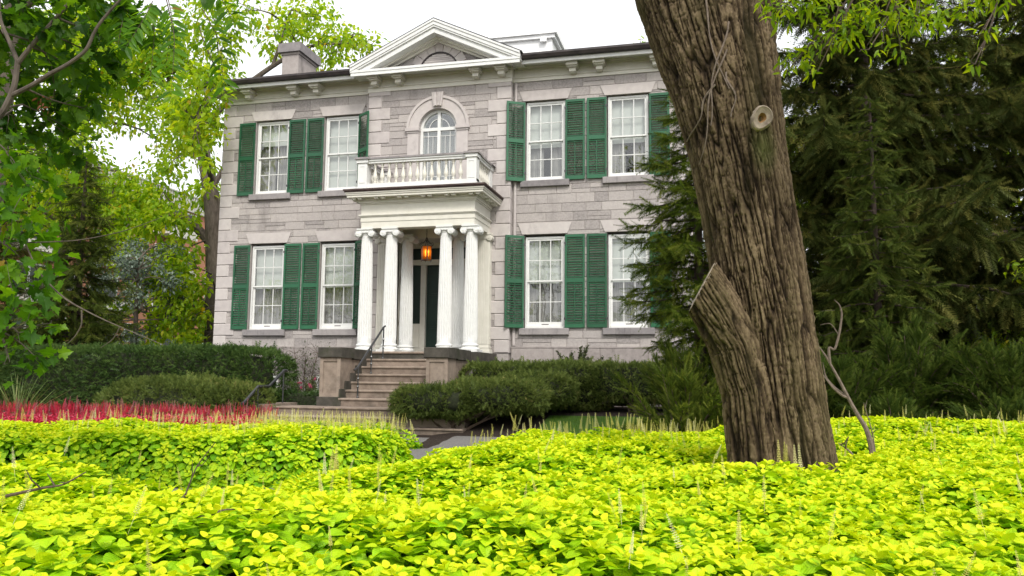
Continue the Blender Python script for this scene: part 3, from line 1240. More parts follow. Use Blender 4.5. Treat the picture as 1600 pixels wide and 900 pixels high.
for x in (-.045, .045):
    ks.prism([(x - .03, 6.69), (x + .03, 6.69), (x * 1.4 + .038, 7.05), (x * 1.4 - .038, 7.05)], -.335, -.30)
ks.build('keystone', M['trim'], awo)

# portico --------------------------------------------------------------------
FZ = .235


def column_mesh(name, R, r, z0, z1, flutes=20, square=False):
    rows, seg = 18, flutes * 8
    V, F = [], []
    zs = [0, .012, .03] + list(np.linspace(.06, .955, rows)) + [.97, .985, 1.0]
    for k, t in enumerate(zs):
        rr = R + (r - R) * (t ** 1.6)
        d = 0 if (t < .02 or t > .98) else (.5 if (t < .04 or t > .96) else 1)
        for i in range(seg):
            a = 2 * PI * i / seg
            ph = (i % 8) / 8
            fl = max(0, math.sin(PI * (ph - .1) / .8)) if .1 < ph < .9 else 0
            q = rr * (1 - .11 * d * fl)
            V.append((q * math.cos(a), q * math.sin(a), z0 + (z1 - z0) * t))
    n = len(zs)
    for j in range(n - 1):
        for i in range(seg):
            i2 = (i + 1) % seg
            F.append((j * seg + i, j * seg + i2, (j + 1) * seg + i2, (j + 1) * seg + i))
    o = np_mesh(name, np.array(V), np.array(F), M['white'], house, smooth=False)
    return o


def volute(mb, c, axis, r, depth):
    """stepped spiral scroll; axis is the horizontal unit vector its face looks along"""
    ax = np.array([axis[0], axis[1], 0.0])
    side = np.array([-axis[1], axis[0], 0.0])
    for (f0, rr) in ((depth, r), (depth + .012, r * .80), (depth + .004, r * .62), (depth + .016, r * .45), (depth + .024, r * .24)):
        n = 20
        vs = []
        for d in (-depth, f0):
            for i in range(n):
                a = 2 * PI * i / n
                vs.append(np.array(c) + ax * d + side * rr * math.cos(a) + np.array([0, 0, 1]) * rr * math.sin(a))
        fs = [tuple(range(n - 1, -1, -1)), tuple(range(n, 2 * n))] + [(i, (i + 1) % n, (i + 1) % n + n, i + n) for i in range(n)]
        mb.add(vs, fs)
    # raised scroll fillet
    pts = []
    for i in range(40):
        a = PI / 2 + i * .38
        q = r * .94 * (1 - i / 44)
        pts.append(np.array(c) + ax * (depth + .008) + side * q * math.cos(a) + np.array([0, 0, 1]) * q * math.sin(a))
    mb.tube(pts, .007, 5)


def column(x, y, corner=0):
    z0, z1 = FZ + .06, 3.25
    cm = column_mesh('column', .172, .132, z0 + .17, z1 - .15)
    cm.location = (x, y, 0)
    b = MB()
    b.box(-.235, .235, -.235, .235, FZ, FZ + .062)
    b.lathe([(.222, .062), (.232, .080), (.222, .10), (.195, .108), (.186, .128), (.192, .146), (.205, .154), (.205, .170), (.192, .185), (.178, .192), (.172, .235)], (0, 0, FZ), 32)
    b.build('column_base', M['white'], cm, smooth=True)
    c = MB()
    c.box(-.205, .205, -.19, .19, z1 - .032, z1)
    c.box(-.185, .185, -.172, .172, z1 - .055, z1 - .032)
    c.lathe([(.134, -.165), (.145, -.155), (.136, -.145), (.150, -.12), (.175, -.085), (.170, -.06)], (0, 0, z1), 28)
    for s in (-1, 1):
        volute(c, (s * .165, 0, z1 - .125), (0, -1), .082, .165)
    c.box(-.16, .16, -.168, -.10, z1 - .085, z1 - .055)
    # egg course between the scrolls
    for k in range(5):
        xx = -.072 + .036 * k
        c.lathe([(.004, -.02), (.013, -.008), (.015, .006), (.008, .02)], (xx, -.165, z1 - .10), 8)
    if corner:
        a = math.radians(-90 + 52 * corner)
        volute(c, (corner * .205, -.10, z1 - .125), (math.cos(a), math.sin(a)), .075, .05)
        volute(c, (corner * .175, .10, z1 - .125), (corner, 0), .075, .05)
    c.build('capital', M['white'], cm)
    return cm


for (x, y, cnr) in ((-1.345, -1.43, -1), (-.70, -1.43, 0), (.70, -1.43, 0), (1.345, -1.43, 1), (-.66, -.46, 0), (.70, -.46, 0)):
    column(x, y, cnr)
for s in (-1, 1):        # square fluted pilasters against the wall
    p = MB()
    cx = s * 1.335
    p.box(cx - .165, cx + .165, -.42, -.19, FZ + .17, 3.10)
    for k in range(7):
        x0 = cx - .165 + .014 + k * .0447
        p.box(x0, x0 + .031, -.432, -.42, FZ + .24, 3.02)
    for k in range(5):
        y0 = -.41 + k * .045
        p.box(cx - s * -.165 - .006, cx - s * -.165 + .006, y0, y0 + .028, FZ + .24, 3.02)
    po = p.build('pilaster', M['cream'], house)
    p = MB()
    p.box(cx - .215, cx + .215, -.47, -.19, FZ, FZ + .07)
    p.box(cx - .205, cx + .205, -.46, -.19, FZ + .07, FZ + .11)
    p.box(cx - .185, cx + .185, -.44, -.19, FZ + .11, FZ + .14)
    p.box(cx - .195, cx + .195, -.45, -.19, FZ + .14, FZ + .17)
    p.build('column_base', M['cream'], po)
    p = MB()
    p.box(cx - .205, cx + .205, -.46, -.19, 3.21, 3.25)
    p.box(cx - .175, cx + .175, -.435, -.19, 3.10, 3.21)
    for q in (-1, 1):
        volute(p, (cx + q * .165, -.36, 3.125), (0, -1), .08, .09)
    p.build('capital', M['cream'], po)

en = MB()
HB = 1.45


def en_layer(z0, z1, o, beams=False):
    f, x = -1.58 - o, HB + o
    if beams:
        en.box(-x, x, f, f + .32 + o, z0, z1)
        for s in (-1, 1):
            en.box(min(s * x, s * (x - .32 - o)), max(s * x, s * (x - .32 - o)), f + .32 + o, -.19, z0, z1)
    else:
        en.box(-x, x, f, -.19, z0, z1)


en_layer(3.25, 3.415, 0, True)
en_layer(3.415, 3.535, .014, True)
en_layer(3.535, 3.56, .035)
en_layer(3.56, 3.59, .055)
en_layer(3.59, 3.84, .006)
en_layer(3.84, 3.87, .03)
en_layer(3.87, 3.93, .06)
en_layer(3.98, 4.035, .275)
en_layer(4.035, 4.075, .295)
en_layer(4.075, 4.10, .315)
en_layer(3.93, 3.98, .085)
ent = en.build('entablature', M['cream'], house)
m_first = None
mspots = [(-1.5 + .6 * k + d, -1.58 - .165) for k in range(6) for d in (-.085, .085)]
mspots += [(s * (HB + .165), -1.45 + .5 * k + d) for k in range(3) for d in (-.085, .085) for s in (-1, 1)]
for (x, y) in mspots:
    if m_first is None:
        mt = MB()
        mt.box(-.05, .05, -.06, .06, -.041, 0)
        m_first = c = mt.build('mutule', M['cream'], ent)
    else:
        c = copy_tree(m_first, ent)
    c.location = (x, y, 3.981)
pr_ = MB()
pr_.box(-1.775, 1.775, -1.905, -.19, 4.10, 4.135)
pr_.box(-1.80, 1.80, -1.93, -.19, 4.135, 4.175)
pr_.build('portico_roof', M['brown'], house)

# balustrade
bl = MB()
BY, BX = -1.62, 1.52
bl.box(-BX, BX, BY - .09, BY + .09, 4.175, 4.25)
bl.box(-BX, BX, BY - .075, BY + .075, 4.25, 4.34)
bl.box(-BX, BX, BY - .075, BY + .075, 4.845, 4.90)
bl.box(-BX - .06, BX + .06, BY - .12, BY + .12, 4.94, 4.985, m=1)
bl.box(-BX - .02, BX + .02, BY - .10, BY + .10, 4.90, 4.94)
for s in (-1, 1):
    xa, xb = s * (BX - .075) - .075, s * (BX - .075) + .075
    bl.box(xa - .015, xb + .015, BY + .09, -.2, 4.175, 4.25)
    bl.box(xa, xb, BY + .075, -.2, 4.25, 4.34)
    bl.box(xa, xb, BY + .075, -.2, 4.845, 4.90)
    bl.box(xa - .02, xb + .02, BY + .10, -.2, 4.90, 4.938)
    bl.box(xa - .05, xb + .05, BY + .12, -.2, 4.938, 4.983, m=1)
bal = bl.build('balustrade', [M['white'], M['sill']], house)


def pedestal(x, y, w=.135):
    p = MB()
    p.box(x - w, x + w, y - w, y + w, 4.176, 4.27)
    p.box(x - w + .015, x + w - .015, y - w + .015, y + w - .015, 4.27, 4.86)
    p.box(x - w - .015, x + w + .015, y - w - .015, y + w + .015, 4.86, 4.94)
    for (a, b, c, d) in ((x - .075, x - .06, 4.36, 4.78), (x + .06, x + .075, 4.36, 4.78), (x - .06, x + .06, 4.36, 4.375), (x - .06, x + .06, 4.765, 4.78)):
        p.box(a, b, y - w + .006, y - w + .02, c, d)
    p.cur = 1
    p.box(x - w - .05, x + w + .05, y - w - .05, y + w + .05, 4.945, 4.992)
    p.build('pedestal', [M['white'], M['sill']], bal)


for s in (-1, 1):
    pedestal(s * (BX - .12), BY + .02)
    pedestal(s * (BX - .12), -.36, .12)
BPROF = [(.040, 0), (.040, .025), (.026, .03), (.034, .045), (.024, .06), (.024, .075), (.052, .13), (.060, .17), (.050, .23), (.030, .32), (.022, .38), (.024, .405), (.036, .415), (.024, .43), (.038, .455), (.042, .505)]
bm0 = MB()
bm0.lathe(BPROF, (0, 0, 0), 12)
b0 = bm0.build('baluster', M['cream'], bal, smooth=True)
first = True
spots = [(-1.19 + 2.38 * (k + .5) / 13.0, BY, 4.34) for k in range(13)]
for s in (-1, 1):
    spots += [(s * (BX - .075), BY + .26 + k * .165, 4.34) for k in range(6)]
for p in spots:
    c = b0 if first else copy_tree(b0, bal)
    first = False
    c.location = p

# door niche -------------------------------------------------------------------
nc = MB()
NY = .52
for s in (-1, 1):
    a, b = min(s * 1.0, s * 1.03), max(s * 1.0, s * 1.03)
    nc.box(a, b, -.26, NY, FZ, 3.24)
    for (z0, z1) in ((.40, .95), (1.05, 2.1), (2.2, 2.55), (2.65, 3.05)):
        nc.box(min(s * .985, s * 1.0), max(s * .985, s * 1.0), -.16, .40, z0, z1)
        nc.box(min(s * .97, s * .985), max(s * .97, s * .985), -.10, .34, z0 + .07, z1 - .07)
    nc.box(min(s * 1.0, s * 1.12), max(s * 1.0, s * 1.12), -.275, -.19, FZ, 3.24)
nc.box(-1.12, 1.12, -.276, NY, 3.20, 3.50)
nc.box(-1.0, 1.0, NY, NY + .03, FZ, .32)
door_s = nc.build('door_surround', M['cream'], house)
ds = MB()
for s in (-1, 1):
    ds.box(s * .55 - .07, s * .55 + .07, NY - .10, NY + .02, FZ, 2.62)
    ds.box(s * .55 - .085, s * .55 + .085, NY - .115, NY + .02, FZ, FZ + .14)
    ds.box(s * .95 - .05, s * .95 + .05, NY - .06, NY + .02, FZ, 3.2)
    ds.box(min(s * .62, s * .90), max(s * .62, s * .90), NY - .05, NY + .02, FZ, 1.05)
    ds.box(min(s * .66, s * .86), max(s * .66, s * .86), NY - .065, NY - .05, .42, .92)
ds.box(-1.0, 1.0, NY - .13, NY + .02, 2.60, 2.74)
ds.box(-1.0, 1.0, NY - .06, NY + .02, 3.06, 3.2)
ds.build('door_casing', M['cream'], door_s)
sg = MB()
for s in (-1, 1):
    sg.box(min(s * .62, s * .90), max(s * .62, s * .90), NY, NY + .01, 1.05, 2.60)
sg.box(-.9, .9, NY, NY + .01, 2.74, 3.06)
sg.build('sidelight_glass', M['door'], door_s)
dr = MB()
dr.box(-.48, .48, NY + .01, NY + .06, FZ + .01, 2.60)
for s in (-1, 1):
    for (z0, z1) in ((.42, .80), (.92, 1.7), (1.8, 2.45)):
        a, b = min(s * .06, s * .40), max(s * .06, s * .40)
        dr.box(a, b, NY - .002, NY + .01, z0, z1)
        dr.box(a + .05, b - .05, NY - .016, NY - .002, z0 + .05, z1 - .05)
dro = dr.build('door', M['door'], house)
h = MB()
h.lathe([(.01, 0), (.028, .01), (.03, .03), (.015, .05)], (0, 0, 0), 10)
kn = h.build('handle', M['iron'], dro, smooth=True)
kn.location = (.42, NY - .01, 1.25)
kn.rotation_euler = (PI / 2, 0, 0)

# podium, steps, cheek walls and piers ---------------------------------------
po = MB()
po.box(-1.60, 1.60, -1.80, -.05, -1.3, .02)
po.cur = 1
po.box(-1.66, 1.66, -1.855, -.05, .02, FZ)
po.cur = 2
for s in (-1, 1):
    for k in range(4):
        y0 = -1.80 + k * .42
        po.box(min(s * 1.60, s * 1.615), max(s * 1.60, s * 1.615), y0 + .01, y0 + .41, -.45, .012)
        po.box(min(s * 1.60, s * 1.615), max(s * 1.60, s * 1.615), y0 + .01, y0 + .41, -1.2, -.46)
po.build('podium', [M['sill'], M['dark_stone'], M['sill']], house)
rise, tread = .176, .265
for k in range(1, 7):
    s = MB()
    zt = FZ - rise * k
    y1 = -1.85 - tread * (k - 1)
    y0 = y1 - tread
    xw = .985 if k < 6 else 1.0
    s.bbox(-xw, xw, y0 - .03, y1 + .03, zt - .05, zt, b=.012, rnd=random.uniform(.5, .9))
    s.box(-xw + .004, xw - .004, y0, y1 + .03, zt - rise - .02, zt - .05, rnd=random.uniform(.15, .6))
    s.build('step', M['step'], house)
s = MB()
s.box(-.985, .985, -1.852, -1.80, FZ - rise, FZ - .05)
s.bbox(-.985, .985, -1.885, -1.6, FZ - .05, FZ + .003, b=.012)
s.build('step', M['step'], house)
PZ = FZ - rise * 7
for k in range(4):
    s = MB()
    zt = PZ - .172 * k
    yf = -4.06 - .30 * k
    xl, xr = -2.22 - .06 * k, 2.1 + .06 * k
    cuts = [xl, -1.02, .55, xr]
    for a, b in zip(cuts[:-1], cuts[1:]):
        s.bbox(a + .004, b - .004, yf - .03, -3.3 - .28 * k, zt - .045, zt, b=.012, rnd=random.uniform(.4, .9))
        s.box(a + .006, b - .006, yf, -3.3 - .28 * k, zt - .2, zt - .045, rnd=random.uniform(.1, .6))
    s.build('step', M['step'], house)
s = MB()
s.box(-2.6, -2.22, -4.4, -3.0, -1.6, -.95)
s.build('kerb_block', M['step'], house)
for sx in (-1, 1):
    p = MB()
    a, b = min(sx * .99, sx * 1.47), max(sx * .99, sx * 1.47)
    p.box(a, b, -3.40, -2.86, -.80, .05)
    for (u0, u1, z0, z1) in ((a, a + .075, -.80, .05), (b - .075, b, -.80, .05), (a + .075, b - .075, -.03, .05), (a + .075, b - .075, -.80, -.72)):
        p.box(u0 - .002 * (u0 == a), u1 + .002 * (u1 == b), -3.425, -3.40, z0, z1)
    # panel border on the outer side face
    p.box(a + .01, b - .01, -2.86, -1.86, -1.2, .02)
    pier = p.build('step_pier', M['step'], house)
    p = MB()
    p.bbox(a - .045, b + .045, -3.47, -2.80, .05, .275, b=.015)
    p.box(a - .03, b + .03, -2.80, -1.86, .03, .262)
    p.build('coping', M['dark_stone'], pier)
    p = MB()
    p.bbox(a - .05, b + .05, -3.46, -2.8, PZ - .01, -.80, b=.012)
    p.build('plinth', M['dark_stone'], pier)
    # stepped mossy skirting on the stair side
    p = MB()
    for k in range(1, 7):
        zt = FZ - rise * k
        y1 = -1.85 - tread * (k - 1)
        xa, xb = sx * .99, sx * .955
        p.box(min(xa, xb), max(xa, xb), y1 - tread - .02, y1, zt, zt + .19)
    p.build('skirting', M['dark_stone'], pier)

# lantern ---------------------------------------------------------------------
lan = thing('hanging_lantern', 'lit amber glass iron lantern hanging from the portico ceiling before the door', 'lantern', (.02, -.92, 2.47))


def hexpts(r, z, off=0):
    return [(r * math.cos(2 * PI * i / 6 + off), r * math.sin(2 * PI * i / 6 + off), z) for i in range(6)]


f = MB()
for i in range(6):
    p0, p1 = hexpts(.155, .0)[i], hexpts(.165, .40)[i]
    f.tube([p0, p1], .010, 6)
    q0, q1 = hexpts(.155, .0)[(i + 1) % 6], hexpts(.165, .40)[(i + 1) % 6]
    for (a, b) in ((p0, q0), (p1, q1)):
        f.tube([a, b], .011, 6)
    # crown scroll
    d = np.array([math.cos(2 * PI * i / 6), math.sin(2 * PI * i / 6), 0])
    f.tube([d * .165 + UP * .40, d * .215 + UP * .44, d * .20 + UP * .50, d * .12 + UP * .49, d * .05 + UP * .56, d * .015 + UP * .66], .008, 6)
    f.tube([np.array(p0), np.array(p0) * [1.05, 1.05, 1] - UP * .05], [.012, .003], 6)
f.lathe([(.02, .53), (.03, .56), (.012, .60), (.02, .63), (.008, .67)], (0, 0, 0), 8)
f.lathe([(.012, .36), (.10, .41), (.155, .405)], (0, 0, 0), 6, cap=False)
f.build('frame', M['iron'], lan)
a = MB()
for i in range(6):
    p0, p1, q0, q1 = hexpts(.15, .01)[i], hexpts(.16, .39)[i], hexpts(.15, .01)[(i + 1) % 6], hexpts(.16, .39)[(i + 1) % 6]
    a.add([p0, q0, q1, p1], [(0, 1, 2, 3)])
a.build('amber_panes', M['amber'], lan)
c = MB()
for k in range(5):
    zc = .68 + k * .085
    pts = [(.018 * math.cos(t) * (k % 2), .018 * math.cos(t) * (1 - k % 2), zc + .04 + .05 * math.sin(t)) for t in np.linspace(0, 2 * PI, 12)]
    c.tube(pts, .006, 5, cap=False)
c.build('chain', M['iron'], lan)
for i in range(3):
    t = 2 * PI * i / 3 + .4
    b = MB()
    b.lathe([(.008, .12), (.008, .2), (.018, .23), (.02, .26), (.004, .31)], (.06 * math.cos(t), .06 * math.sin(t), 0), 8)
    b.build('bulb', M['bulb'], lan)
lan.scale = (.82, .82, .86)
lan.location.z = 2.53
pl = bpy.data.lights.new('lantern_light', 'POINT')
pl.energy = .4
pl.color = (1, .55, .2)
pl.shadow_soft_size = .07
plo = bpy.data.objects.new('lantern_light', pl)
COL.objects.link(plo)
plo.parent = lan
plo.location = (0, 0, .2)

# iron handrails -----------------------------------------------------------------
hr = thing('handrail', 'black iron handrail slanting up the left side of the stone front steps', 'handrail', (-.68, -3.3, -.82))
r = MB()
o_ = np.array([-.68, -3.3, -.82])
r.tube([np.array([-.69, -3.36, -.22]) - o_, np.array([-.66, -3.25, -.16]) - o_, np.array([-.60, -2.02, .80]) - o_, np.array([-.60, -1.93, .83]) - o_], .024, 8)
r.build('top_rail', M['iron'], hr)
for (x, y, zb, zt) in ((-.655, -3.22, -.82, -.13), (-.63, -2.60, -.29, .34), (-.605, -2.0, .06, .81)):
    r = MB()
    r.tube([np.array([x, y, zb]) - o_, np.array([x, y, zt]) - o_], .016, 6)
    r.lathe([(.03, 0), (.03, .02), (.017, .04)], tuple(np.array([x, y, zb]) - o_), 8)
    for zz in (.35, .6):
        r.lathe([(.017, -.03), (.028, 0), (.017, .03)], tuple(np.array([x, y, zb + (zt - zb) * zz]) - o_), 8)
    r.build('post', M['iron'], hr)
lr = thing('handrail', 'low black iron railing with two slopes beside the bottom steps and hedge', 'handrail', (-2.36, -3.4, -1.0))
o_ = np.array([-2.36, -3.4, -1.0])
r = MB()
path = [(-2.36, -3.28, -.24), (-2.36, -3.38, -.235), (-2.36, -3.98, -.58), (-2.36, -4.42, -.585), (-2.36, -4.92, -.90), (-2.36, -5.0, -.93)]
r.tube([np.array(p) - o_ for p in path], .032, 8)
r.build('top_rail', M['iron'], lr)
for (y, zb, zt) in ((-3.40, -1.0, -.25), (-3.98, -1.17, -.59), (-4.42, -1.45, -.6), (-4.92, -1.62, -.9)):
    r = MB()
    r.tube([np.array([-2.36, y, zb]) - o_, np.array([-2.36, y, zt]) - o_], .017, 6)
    r.lathe([(.03, 0), (.03, .02), (.017, .04)], tuple(np.array([-2.36, y, zb]) - o_), 8)
    r.build('post', M['iron'], lr)

# ------------------------------------------------------------------ big foreground tree with furrowed bark
def resample(pts, n):
    pts = np.asarray(pts, float)
    t = np.linspace(0, 1, len(pts))
    tt = np.linspace(0, 1, n)
    out = np.stack([np.interp(tt, t, pts[:, k]) for k in range(pts.shape[1])], 1)
    for _ in range(max(2, n // 24)):
        out[1:-1] = (out[:-2] + out[1:-1] * 2 + out[2:]) / 4
    return out


def bark_tube(name, path, rx, ry, nth, nz, mat_, parent, cycles, amp=.022, seed=0, flare=0, capend=False):
    P_ = resample(path, nz)
    R_ = resample(np.stack([rx, ry], 1), nz)
    t = np.gradient(P_, axis=0)
    t = norm(t)
    e1 = np.zeros_like(P_)
    e2 = np.zeros_like(P_)
    u = np.array([1.0, 0, 0])
    for i in range(nz):
        u = u - t[i] * (u @ t[i])
        u /= np.linalg.norm(u)
        e1[i] = u
        e2[i] = np.cross(t[i], u)
    th = np.linspace(0, 2 * PI, nth, endpoint=False)
    Tm, Zi = np.meshgrid(th, np.arange(nz))
    L_ = np.concatenate([[0], np.cumsum(np.linalg.norm(np.diff(P_, axis=0), axis=1))])
    zl = L_[Zi]
    rm = R_.mean()
    q = np.stack([rm * np.cos(Tm) + seed, rm * np.sin(Tm) + 3.1 * seed, zl], -1)
    w1 = .028 * fbm(q * [3.5, 3.5, 1.3], 3) + .012 * fbm(q * [14, 14, 4], 2)
    w2 = .028 * fbm(q * [3.5, 3.5, 1.3] + 31, 3) + .016 * fbm(q * [14, 14, 4] + 11, 2)
    sh = np.stack([q[..., 0] + .03 * zl, q[..., 1], zl], -1) + np.stack([w1, w2, w1 * 0], -1) * 1.0
    n1 = vnoise(sh * [cycles * .40, cycles * .40, 1.25] + 13)
    n2 = vnoise(sh * [cycles * .60, cycles * .60, 1.9] + 47)
    n3 = vnoise(sh * [cycles * 1.1, cycles * 1.1, 6] + 5)
    fur = np.maximum(np.exp(-np.abs(n1) / .105), .8 * np.exp(-np.abs(n2) / .085))
    fur = np.maximum(fur, .45 * np.exp(-np.abs(n3) / .10))
    brk = fbm(q * [8, 8, 17] + 5, 2)
    crk = np.exp(-np.abs(brk) / .035) * (.25 + .75 * (vnoise(q * [9, 9, 4] + 77) > -.1))
    h = 1 - fur - .20 * crk * (1 - fur)
    h = h + .16 * fbm(q * [5, 5, 2.5] + 9, 2) + .16 * fbm(q * [34, 34, 20], 2) + .10 * vnoise(q * [95, 95, 60])
    disp = amp * 1.7 * (h - .6) + .02 * fbm(q * [2.2, 2.2, .9] + 3, 2)
    fl = np.ones_like(Tm)
    if flare:
        zz = P_[Zi][..., 2]
        g = np.clip((-.85 - zz) / .9, 0, 1) ** 1.6
        fl = 1 + g * (.28 + .22 * np.sin(5 * Tm + 1.0) + .10 * np.sin(9 * Tm))
    V = P_[Zi] + e1[Zi] * (np.cos(Tm) * (R_[Zi, 0] * fl + disp))[..., None] + e2[Zi] * (np.sin(Tm) * (R_[Zi, 1] * fl + disp))[..., None]
    i = (np.arange(nz - 1)[:, None] * nth + np.arange(nth)[None])
    i2 = (np.arange(nz - 1)[:, None] * nth + (np.arange(nth)[None] + 1) % nth)
    F = np.stack([i, i2, i2 + nth, i + nth], -1).reshape(-1, 4)
    hr_ = np.clip(h, 0, 1)
    return np_mesh(name, V.reshape(-1, 3), F, mat_, parent, {'rnd': hr_.ravel()}, smooth=True), P_, R_, e1, e2, t


def bark_mat():
    m, nt, out = mat_new('furrowed_bark')
    L = nt.links.new
    b = N(nt, 'BsdfPrincipled')
    b.inputs['Roughness'].default_value = .92
    b.inputs['Specular IOR Level'].default_value = .15
    tc = N(nt, 'TexCoord')
    mp = N(nt, 'Mapping')
    mp.inputs['Scale'].default_value = (1, 1, .35)
    L(tc.outputs['Object'], mp.inputs[0])
    nz = N(nt, 'TexNoise')
    nz.inputs['Scale'].default_value = 26
    nz.inputs['Detail'].default_value = 7
    nz.inputs['Roughness'].default_value = .7
    L(mp.outputs[0], nz.inputs['Vector'])
    at = N(nt, 'Attribute', attribute_name='rnd')     # weathered grey ridge tops, brown inner bark
    ad = N(nt, 'Math', operation='MULTIPLY_ADD')
    L(at.outputs['Fac'], ad.inputs[0])
    ad.inputs[1].default_value = .55
    ml = N(nt, 'Math', operation='MULTIPLY_ADD')
    L(nz.outputs['Fac'], ml.inputs[0])
    ml.inputs[1].default_value = .75
    ml.inputs[2].default_value = -.13
    L(ml.outputs[0], ad.inputs[2])
    r = ramp(nt, [(.20, (.006, .004, .0025)), (.43, (.022, .0145, .008)), (.64, (.066, .046, .026)), (.93, (.20, .148, .088))])
    L(ad.outputs[0], r.inputs[0])
    # green algae down one side
    n2 = N(nt, 'TexNoise')
    n2.inputs['Scale'].default_value = 1.7
    n2.inputs['Detail'].default_value = 5
    mp2 = N(nt, 'Mapping')
    mp2.inputs['Scale'].default_value = (1.6, 1.6, .3)
    L(tc.outputs['Object'], mp2.inputs[0])
    L(mp2.outputs[0], n2.inputs['Vector'])
    mr = N(nt, 'MapRange')
    mr.inputs['From Min'].default_value = .50
    mr.inputs['From Max'].default_value = .72
    mr.inputs['To Max'].default_value = .55
    L(n2.outputs['Fac'], mr.inputs['Value'])
    mix = N(nt, 'MixRGB')
    mix.inputs[2].default_value = (.042, .040, .012, 1)
    L(mr.outputs[0], mix.inputs[0])
    L(r.outputs[0], mix.inputs[1])
    # mossy drip stain below the pruning scar
    mp3 = N(nt, 'Mapping', vector_type='TEXTURE')
    mp3.inputs['Location'].default_value = (-.12, -.45, 3.33)
    mp3.inputs['Scale'].default_value = (.13, .4, .30)
    L(tc.outputs['Object'], mp3.inputs[0])
    gr = N(nt, 'TexGradient', gradient_type='SPHERICAL')
    L(mp3.outputs[0], gr.inputs[0])
    gm = N(nt, 'Math', operation='MULTIPLY')
    L(gr.outputs['Fac'], gm.inputs[0])
    L(nz.outputs['Fac'], gm.inputs[1])
    gm2 = N(nt, 'Math', operation='MULTIPLY', use_clamp=True)
    L(gm.outputs[0], gm2.inputs[0])
    gm2.inputs[1].default_value = 1.7
    mix2 = N(nt, 'MixRGB')
    mix2.inputs[2].default_value = (.10, .11, .035, 1)
    L(gm2.outputs[0], mix2.inputs[0])
    L(mix.outputs[0], mix2.inputs[1])
    L(mix2.outputs[0], b.inputs['Base Color'])
    bp = N(nt, 'Bump')
    bp.inputs['Strength'].default_value = .7
    bp.inputs['Distance'].default_value = .012
    L(nz.outputs['Fac'], bp.inputs['Height'])
    L(bp.outputs[0], b.inputs['Normal'])
    L(b.outputs[0], out.inputs[0])
    return m


M['bark'] = bark_mat()
big = thing('shade_tree', 'huge leaning tree with furrowed brown bark and sawn-off limb, rising from the golden plants', 'tree', (7.55, -12.3, GZ))
OB = np.array([7.55, -12.3, GZ])
path = np.array([(7.60, -12.3, -1.8), (7.56, -12.3, -1.2), (7.50, -12.3, -.6), (7.44, -12.3, 0), (7.37, -12.3, .6), (7.29, -12.3, 1.2), (7.21, -12.3, 1.75), (7.12, -12.3, 2.3), (7.02, -12.3, 2.8), (6.93, -12.3, 3.3), (6.88, -12.3, 3.8)]) - OB
rx = [.455, .43, .405, .395, .395, .40, .42, .47, .54, .62, .70]
ry = [.46, .45, .44, .43, .43, .43, .44, .45, .47, .50, .50]
trunk, TP, TR, te1, te2, tt_ = bark_tube('trunk', path, rx, ry, 460, 640, M['bark'], big, 50, .027, flare=1)
l1 = np.array([(6.95, -12.3, 3.0), (6.55, -12.25, 3.7), (6.1, -12.2, 4.6), (5.5, -12.1, 5.8), (4.9, -12.0, 7.2)]) - OB
bark_tube('limb', l1, [.40, .40, .34, .27, .15], [.40, .38, .34, .27, .15], 90, 120, M['bark'], big, 26, .02, 3)
l2 = np.array([(7.25, -12.3, 3.0), (7.35, -12.35, 3.9), (7.6, -12.5, 5.0), (8.2, -12.8, 6.3), (9.0, -13.2, 7.6)]) - OB
bark_tube('limb', l2, [.36, .36, .30, .24, .12], [.36, .36, .30, .24, .12], 90, 120, M['bark'], big, 24, .02, 5)
sb = np.array([(7.33, -12.55, -1.78), (7.31, -12.55, -1.0), (7.26, -12.56, -.45), (7.16, -12.57, -.08), (7.03, -12.59, .18), (6.90, -12.61, .40), (6.72, -12.63, .70)]) - OB
so_, sP, sR, se1, se2, st_ = bark_tube('pruned_limb', sb, [.27, .235, .22, .22, .215, .21, .20], [.24, .22, .22, .22, .22, .215, .21], 200, 320, M['bark'], big, 44, .022, 7)
cax = norm(np.array([-.88, -.08, .47]))
cc = np.array([6.87, -12.61, .42]) - OB
cdir = norm(np.array([-.52, -.05, .85]))
me = so_.data
cv = np.empty(len(me.vertices) * 3, np.float32)
me.vertices.foreach_get('co', cv)
cv = cv.reshape(-1, 3)
over = (cv - cc) @ cax
mv = over > 0
cv[mv] -= cdir * (over[mv] / (cdir @ cax))[:, None]
me.vertices.foreach_set('co', cv.ravel())
me.update()
rim = cv[-200:]
V = [tuple(cc + cax * .006)]
for f_, d_ in ((.3, .008), (.7, .006), (.93, .004), (1.0, -.012)):
    V += [tuple(cc + (p - cc) * f_ + cax * (d_ + .003 * random.random())) for p in rim]
n = 200
m = MB()
m.add(V, [(0, 1 + i, 1 + (i + 1) % n) for i in range(n)] + [(1 + j * n + i, 1 + (j + 1) * n + i, 1 + (j + 1) * n + (i + 1) % n, 1 + j * n + (i + 1) % n) for j in range(3) for i in range(n)])
m.build('cut_face', M['cut'], so_, smooth=True)
